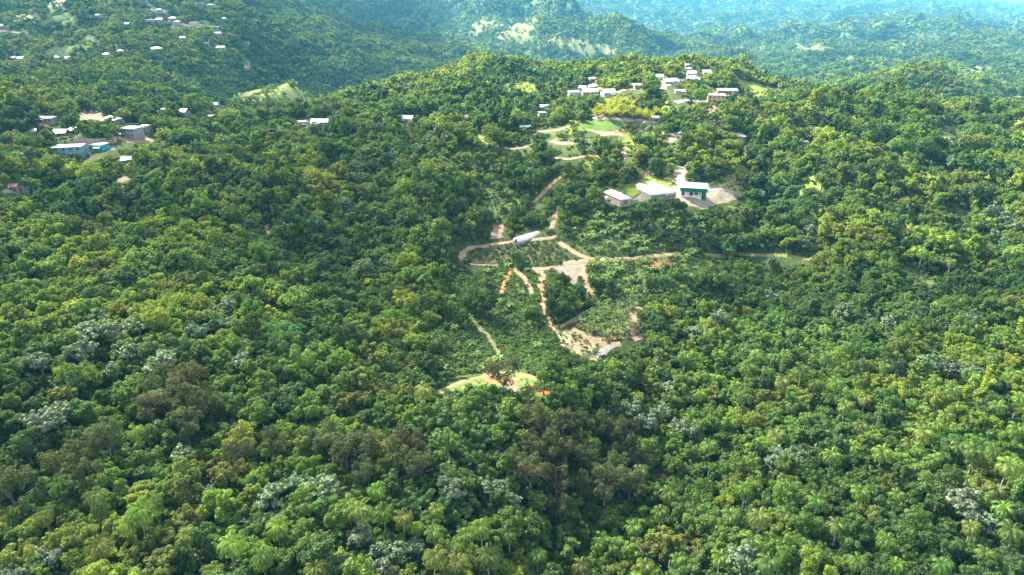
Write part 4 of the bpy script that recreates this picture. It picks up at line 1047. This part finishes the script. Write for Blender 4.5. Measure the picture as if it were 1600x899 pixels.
for px, py, s in [(935,176,1.0),(944,170,1.1),(953,177,1.2),(962,168,1.2),(970,176,1.15),(980,170,1.2),(990,178,1.1),(968,158,1.1),(984,160,1.0),(1002,176,1.0),(1012,180,1.0),(955,160,.9),(1030,172,1.0),(1042,176,.9)]:
    X, Y, Z = ground(px, py, 4)
    add_tree('bamboo_clump', BAMBOO, int(rg.integers(3)), X, Y, s * rg.uniform(.9, 1.1), 'lime', rg, 'bamboo clumps above the bright field', 'bamboo', 1.0, cat='bamboo', rgb=np.array((.25, .30, .030)) * (1 + rg.normal(0, .1)))

# forest cover: jittered candidates, near to far
def candidates(y0, y1, sp_f, seed, umax=.92):
    rng = np.random.default_rng(seed); out = []
    y = y0
    while y < y1:
        s = sp_f(y); w = umax * (y + 60)
        k = int(2 * w / s)
        xs = -w + (np.arange(k) + rng.uniform(0, 1, k)) * s
        out.append(np.stack([xs, y + rng.uniform(-.5, .5, k) * s, np.full(k, s)], 1)); y += s * .88
    return np.concatenate(out)
def clear_of(X, Y, Z, h, r, top=.9):
    ok = np.ones(len(X), bool)
    for f in (0, .35, .7, top):
        px, py, t = project(X, Y, Z + h * f)
        rr = r * FPX / t * (.75 if f > .2 else .4)
        for dx in (-1, 0, 1):
            ok &= ~mask_at(px + dx * rr, py)
    return ok
def opening(X, Y):
    """grassy openings between the trees of the sunny ridge"""
    return (fbm(X / 34 + 5, Y / 34, 3) > .40) & (X > -40 + .1 * (Y - 400)) & (Y > 395) & (Y < 930)
def thin(X, Y, Z, rng):
    """scattered trees only on the half-open slopes"""
    px, py, t = project(X, Y, Z)
    px = px + 5 * fbm(X / 14, Y / 14, 2); py = py + 3 * fbm(X / 14 + 40, Y / 14, 2)
    keep = np.ones(len(X), bool); r = rng.uniform(0, 1, len(X))
    keep &= ~(opening(X, Y) & (r > .2))
    keep &= ~((np.hypot(X + 338, (Y - 1010) * .8) < 84 + 14 * fbm(X / 14, Y / 14, 2)) & (r > .1))
    for z in ZONES:
        if thinned(z):
            keep &= ~(inside(px, py, z[0]) & (Y > z[3]) & (Y < z[4]) & (r > (.12 if z[1] == LIME or z[3] >= 1500 or z[0][0] == (395, 185) else .30 if z[3] < 700 else .14)))
    return keep
def crowded(X, Y, fac=.75):
    PA = np.array(PLANTED); bad = np.zeros(len(X), bool)
    for x, y, r in PA:
        bad |= (X - x) ** 2 + (Y - y) ** 2 < (fac * r) ** 2
    return bad
def visible(X, Y, Z, h, step=60):
    """rough test that the crown is not hidden behind nearer ground"""
    vis = np.ones(len(X), bool)
    for f in np.linspace(.15, .97, 34):
        g_ = HG(X * f, Y * f) + 2.0
        vis &= CAMZ + (Z + h - CAMZ) * f > g_
    return vis
def pick_tones(X, Y, rng):
    a = fbm(X / 60 + 9, Y / 60, 3) + .28 * rng.normal(size=len(X)) + .34 * np.exp(-((X - 190) / 190) ** 2 - ((Y - 470) / 170) ** 2) + .55 * (ridged(X / 115 + .4, Y / 190 + .2 - X / 200, 2) - .3) * (Y < 900); b = fbm(X / 30 - 4, Y / 30 + 8, 2); r = rng.uniform(0, 1, len(X))  # bump over the right ridge paints its sunlit look as yellower leaf tones
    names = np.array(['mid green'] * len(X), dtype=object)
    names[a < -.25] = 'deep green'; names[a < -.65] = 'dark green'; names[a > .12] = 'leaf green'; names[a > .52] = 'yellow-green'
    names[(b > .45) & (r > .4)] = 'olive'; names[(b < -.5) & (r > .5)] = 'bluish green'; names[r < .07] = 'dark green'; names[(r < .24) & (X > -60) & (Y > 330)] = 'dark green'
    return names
# near belt
c = candidates(62, 236, lambda y: 2.2, 21)
rn = np.random.default_rng(31)
sc = np.clip(rn.lognormal(-.5, .30, len(c)), .34, 1.25)
X, Y = c[:, 0], c[:, 1]; Z = HG(X, Y)
keep = clear_of(X, Y, Z, 8.5 * sc, 4 * sc) & ~crowded(X, Y)
X, Y, Z, sc = X[keep], Y[keep], Z[keep], sc[keep]
def dart(X, Y, sc, k, cell=4.0):
    order = np.argsort(-(sc + RNG.uniform(0, .25, len(sc)))); grid = {}; kept = []
    for i in order:                                  # big crowns first, smaller ones in the gaps
        gx_, gy_ = int(X[i] // cell), int(Y[i] // cell); ok = True
        for a in (-1, 0, 1):
            for b in (-1, 0, 1):
                for j in grid.get((gx_ + a, gy_ + b), ()):
                    if (X[i] - X[j]) ** 2 + (Y[i] - Y[j]) ** 2 < (k * (sc[i] + sc[j])) ** 2:
                        ok = False; break
                if not ok: break
            if not ok: break
        if ok:
            kept.append(i); grid.setdefault((gx_, gy_), []).append(i)
    return np.array(kept)
kept = dart(X, Y, sc, 1.95); X, Y, Z, sc = X[kept], Y[kept], Z[kept], sc[kept]
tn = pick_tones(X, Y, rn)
px, py, t = project(X, Y, Z + 6 * sc)
infr = (px > -5) & (px < 1605) & (py > 20) & (py < 912)
size = np.where(infr, sc / t, 0)
N_BROAD = 300 - len(BIGS)
ind = np.argsort(-size)[:N_BROAD]; is_ind = np.zeros(len(X), bool); is_ind[ind] = True
for i in ind:
    vi = int(rn.integers(len(NEAR)))
    add_tree('broadleaf_tree', NEAR, vi, float(X[i]), float(Y[i]), float(sc[i]), tn[i], rn, 'broadleaf trees of the forest', FORMS[vi][0], float(rn.uniform(.85, 1.2)))
rest = ~is_ind
SP_, SI, SR, SS, ST = [], [], [], [], []
def push(X, Y, Z, idx, sc, zs, tint):
    SP_.append(np.stack([X, Y, Z], 1)); SI.append(idx); SR.append(rn.uniform(0, 6.28, len(X))); SS.append(np.stack([sc, sc, sc * zs], 1)); ST.append(tint)
def tints(names):
    return np.clip(np.array([TONES[x] for x in names]) * (1 + rn.normal(0, .16, (len(names), 1))) * (1 + rn.normal(0, .06, (len(names), 3))), .004, .5)
push(X[rest], Y[rest], Z[rest] - .25, rn.integers(0, NB, rest.sum()), sc[rest], rn.uniform(.85, 1.2, rest.sum()), tints(tn[rest]))
# middle belt
c = candidates(236, 640, lambda y: 3.0 + (y - 236) * .0035, 22)
sc = np.clip(rn.lognormal(-.52, .38, len(c)), .28, 1.7) * (1 + np.clip(c[:, 1] - 300, 0, 400) * .0009)
X, Y = c[:, 0], c[:, 1]; Z = HG(X, Y)
sil = (fbm(X / 35 + 50, Y / 35, 2) > .62) & (rn.uniform(0, 1, len(X)) < .5)
keep = clear_of(X, Y, Z, 9.8 * sc, 3.8 * sc) & ~crowded(X, Y) & visible(X, Y, Z, 12) & thin(X, Y, Z, rn)
X, Y, Z, sc, sil = X[keep], Y[keep], Z[keep], sc[keep], sil[keep]
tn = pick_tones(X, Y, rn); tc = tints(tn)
tc[sil] = np.array(TONES['silvery']) * rn.uniform(.7, 1.1, (sil.sum(), 1))
push(X, Y, Z - .25, np.where(sil, rn.integers(NB, NB + 2, len(X)), rn.integers(0, NB, len(X))), sc, rn.uniform(.8, 1.2, len(X)), tc)
P_ = [np.concatenate(v) for v in (SP_, SI, SR, SS, ST)]
scatter_object('forest', C_MID, P_[0], P_[1], P_[2], P_[3], P_[4], 'closed mixed green forest canopy covering the near and middle slopes')
# far woodland
c = candidates(640, 13000, lambda y: 4.6 + (y - 640) * .0023, 23, .9)
X, Y, s0 = c.T; Z = HG(X, Y)
sc = np.clip(rn.lognormal(-.28, .30, len(X)), .4, 1.6) * (s0 / 4.6) ** .8
keep = clear_of(X, Y, Z, 6 * np.minimum(sc, 1.6), 3.2 * np.minimum(sc, 2)) & thin(X, Y, Z, rn) & visible(X, Y, Z, 14 + Y * .006) & (fbm(X / 120, Y / 120, 2) < .75)
X, Y, Z, sc = X[keep], Y[keep], Z[keep], sc[keep]
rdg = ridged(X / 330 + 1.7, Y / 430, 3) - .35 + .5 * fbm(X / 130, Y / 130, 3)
keep = rn.uniform(0, 1, len(X)) > .6 * smooth(.40, .7, rdg) * smooth(900, 1600, Y)
X, Y, Z, sc, rdg = X[keep], Y[keep], Z[keep], sc[keep], rdg[keep]
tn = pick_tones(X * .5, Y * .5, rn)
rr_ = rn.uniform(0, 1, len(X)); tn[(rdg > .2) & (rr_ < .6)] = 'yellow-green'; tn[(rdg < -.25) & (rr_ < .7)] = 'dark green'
scatter_object('distant_woodland', C_FAR, np.stack([X, Y, Z - .5], 1), rn.integers(0, len(FARP), len(X)), rn.uniform(0, 6.28, len(X)), np.stack([sc, sc, sc ** .8 * rn.uniform(.8, 1.2, len(X))], 1), tints(tn), 'woodland covering the far ridges and mountainsides')
# undergrowth: field crops, bushes, gaps
UP, UI, US, UT = [], [], [], []
BAN = []
def ubush(X, Y, idx, sc, tone, j=.2):
    UP.append(np.stack([X, Y, HG(X, Y)], 1)); UI.append(idx); US.append(sc); UT.append(np.clip(np.array(tone)[None] * (1 + rn.normal(0, j, (len(X), 1))), .004, .6))
c = candidates(140, 1100, lambda y: 1.55 if y < 440 else 2.6, 24, .55)
X, Y = c[:, 0], c[:, 1]; px, py, t = project(X, Y, HG(X, Y))
trk = np.zeros(len(X), bool)
keepm = MASK.copy(); MASK[:] = False
for tr in TRACKS: mask_line(tr[0], 2.2)
for poly in ([(804,380),(806,364),(840,355),(848,370)], [(942,312),(945,298),(985,300),(985,318)], [(983,282),(1020,274),(1058,300),(1050,310),(1010,312)], [(1060,306),(1062,286),(1106,288),(1106,308)]): mask_poly(poly)
trk = mask_at(px, py); trk |= mask_at(px, py - 3)
MASK[:] = keepm
done = np.zeros(len(X), bool)
for poly, col_, cov, y0, y1 in ZONES[::-1]:
    m = inside(px, py, poly) & (Y > y0) & (Y < y1) & ~done
    done |= m
    m &= ~trk
    if not cov: continue
    r = rn.uniform(0, 1, len(X))
    if cov == 'b':
        k = m & (r < .82); ubush(X[k], Y[k], rn.integers(0, 4, k.sum()), rn.uniform(.6, 1.15, k.sum()), (.075, .135, .028), .3)
        k = m & (r > .985); ubush(X[k], Y[k], rn.integers(4, 8, k.sum()), rn.uniform(.8, 1.2, k.sum()), (.12, .19, .035))
    elif cov == 'r':
        k = m & (np.mod(Y + .1 * X, 3.4) < 1.9) & (r < .9); ubush(X[k], Y[k], rn.integers(0, 4, k.sum()), rn.uniform(.6, 1.0, k.sum()), (.05, .095, .028), .25)
    elif cov == 'm':
        k = m & (r < .5); ubush(X[k], Y[k], rn.integers(0, 4, k.sum()), rn.uniform(.5, 1.2, k.sum()), (.065, .12, .028), .3)
        k = m & (r > .9); ubush(X[k], Y[k], rn.integers(4, 8, k.sum()), rn.uniform(.8, 1.3, k.sum()), (.12, .19, .04))
    elif cov == 's':
        k = m & (r < .42); ubush(X[k], Y[k], rn.integers(0, 4, k.sum()), rn.uniform(.4, 1.0, k.sum()), (.085, .135, .035), .35)
    elif cov == 'x':
        k = m & (r < .5); ubush(X[k], Y[k], rn.integers(0, 4, k.sum()), rn.uniform(.5, 1.5, k.sum()), (.095, .115, .035), .4)
        k = m & (r > .9); ubush(X[k], Y[k], rn.integers(0, 4, k.sum()), rn.uniform(1.2, 2.4, k.sum()), (.05, .10, .022), .3)
    elif cov == 'g':
        k = m & (r < .3); ubush(X[k], Y[k], rn.integers(0, 4, k.sum()), rn.uniform(.2, .4, k.sum()), (.11, .16, .04))
    elif cov == 'n':
        k = m & (r < .3); ubush(X[k], Y[k], rn.integers(0, 4, k.sum()), rn.uniform(.25, .5, k.sum()), (.08, .11, .035))
        BAN += [(X[i], Y[i]) for i in np.nonzero(m)[0]]
k = mask_at(px, py) & ~done & ~trk & (rn.uniform(0, 1, len(X)) < .5) & (Y > 250)
ubush(X[k], Y[k], rn.integers(0, 4, k.sum()), rn.uniform(.5, 1.35, k.sum()), (.062, .112, .024), .35)
c = candidates(90, 330, lambda y: 2.1 + (y - 90) * .004, 44, .85)
Xu, Yu = c[:, 0], c[:, 1]; pu, qu, _ = project(Xu, Yu, HG(Xu, Yu))
k = ~mask_at(pu, qu) & ~mask_at(pu, qu - 5); Xu, Yu = Xu[k], Yu[k]
ubush(Xu, Yu, rn.integers(0, 4, len(Xu)), rn.uniform(.8, 1.9, len(Xu)), (.058, .108, .022), .35)
c = candidates(395, 930, lambda y: 2.8, 45, .85); k = opening(c[:, 0], c[:, 1]) & (rn.uniform(0, 1, len(c)) < .4); Xu, Yu = c[k, 0], c[k, 1]
pu, qu, _ = project(Xu, Yu, HG(Xu, Yu)); k = ~mask_at(pu, qu)
ubush(Xu[k], Yu[k], rn.integers(0, 4, k.sum()), rn.uniform(.5, 1.5, k.sum()), (.095, .15, .028), .35)
UPa = np.concatenate(UP)
scatter_object('undergrowth', C_BUSH, UPa, np.concatenate(UI), rn.uniform(0, 6.28, len(UPa)), np.repeat(np.concatenate(US)[:, None], 3, 1), np.concatenate(UT), 'low green bushes and crop plants filling plots, clearings and the forest floor')
# the banana plot: each plant an object
rb = np.random.default_rng(8); rb.shuffle(BAN); placed = []
for x, y in BAN:
    if all((x - a) ** 2 + (y - b) ** 2 > 2.5 ** 2 for a, b in placed) and len(placed) < 160:
        placed.append((x, y))
for x, y in placed:
    o = bpy.data.objects.new('banana_plant', BANANA[int(rb.integers(4))]); COL.objects.link(o)
    s = rb.uniform(.8, 1.15); o.location = (x, y, float(H(x, y)) - .05); o.scale = (s, s, s); o.rotation_euler = (0, 0, rb.uniform(0, 6.28))
    o['tint'] = [float(v) for v in np.array((.095, .155, .035)) * (1 + rb.normal(0, .18))]
    tag(o, 'young broad-leaved banana plant standing in the pale fenced-in plot between the tracks', 'banana plant', 'banana plants of the plot between the tracks')

# ------------------------------------------------------------------ labels of the single trees
NOUN = {'conical_tree': 'tall narrow tree on the ridge,', 'bamboo_clump': 'bamboo clump over the bright field,', 'palm_tree': 'palm', 'silver_tree': 'silver-leaved tree', 'brown_leaved_tree': 'brownish tree', 'broadleaf_tree': 'broadleaf tree'}
SHORT = {'palm_tree': 'a palm', 'silver_tree': 'a silver tree', 'brown_leaved_tree': 'a brownish tree'}
COLS = ['left edge', 'far left', 'left', 'centre-left', 'near centre', 'centre', 'centre-right', 'right', 'far right', 'right edge']
ROWS = [(0, 200, 'up on the ridge'), (200, 420, 'mid-slope'), (420, 520, 'by the plots'), (520, 600, 'middle'), (600, 660, 'lower-middle'), (660, 720, 'lower'), (720, 780, 'low'), (780, 840, 'near bottom'), (840, 2000, 'bottom')]
def place(it):
    c = COLS[int(np.clip(it['px'] // 160, 0, 9))]; r = next(n for a, b, n in ROWS if a <= it['py'] < b)
    return r + ' ' + c
by = {}
for it in ITEMS:
    sz = 'big' if it['r'] > 32 or it.get('big') else 'small' if it['r'] < 19 else ''
    rel = ''
    if it['kind'] == 'broadleaf_tree':
        best = 60
        for q in ITEMS:
            if q['kind'] in SHORT:
                d = math.hypot(q['px'] - it['px'], q['py'] - it['py'])
                if d < best:
                    best = d; dy = q['py'] - it['py']; dx = q['px'] - it['px']
                    rel = ('behind ' if dy > abs(dx) else 'in front of ' if -dy > abs(dx) else 'beside ') + SHORT[q['kind']]
    desc = ' '.join(x for x in (sz, it['tone'] if it['kind'] != 'silver_tree' else '', it['form'] if it['kind'] == 'broadleaf_tree' else '', 'broadleaf' if rel else NOUN[it['kind']]) if x)
    it['label'] = ' '.join(x for x in (desc, rel + ',' if rel else ('' if it['kind'] in ('bamboo_clump', 'conical_tree') else 'in the canopy,' if it['py'] > 420 else 'amid lower growth,'), place(it)) if x)
    by.setdefault(it['label'], []).append(it)
ORD = {2: ['left one of two', 'right one of two'], 3: ['leftmost of three', 'middle of three', 'rightmost of three'], 4: ['leftmost of four', 'second of four', 'third of four', 'rightmost of four']}
for lb, its in by.items():
    its.sort(key=lambda q: q['px'])
    for k, it in enumerate(its):
        w_ = lb + (', ' + ORD[len(its)][k] if len(its) in ORD else '')
        if len(w_.split()) > 16 and len(its) in ORD:
            w_ = w_.replace(', ' + ORD[len(its)][k], '').replace(' tree', '', 1) + ', ' + ORD[len(its)][k]
        if len(w_.split()) > 16:
            w_ = w_.replace(' tree', '').replace(' in the canopy', '').replace(' on the ridge', '', 1)
        if len(w_.split()) > 16:
            w_ = w_.replace(' in front of ', ' before ')
        it['o']['label'] = w_
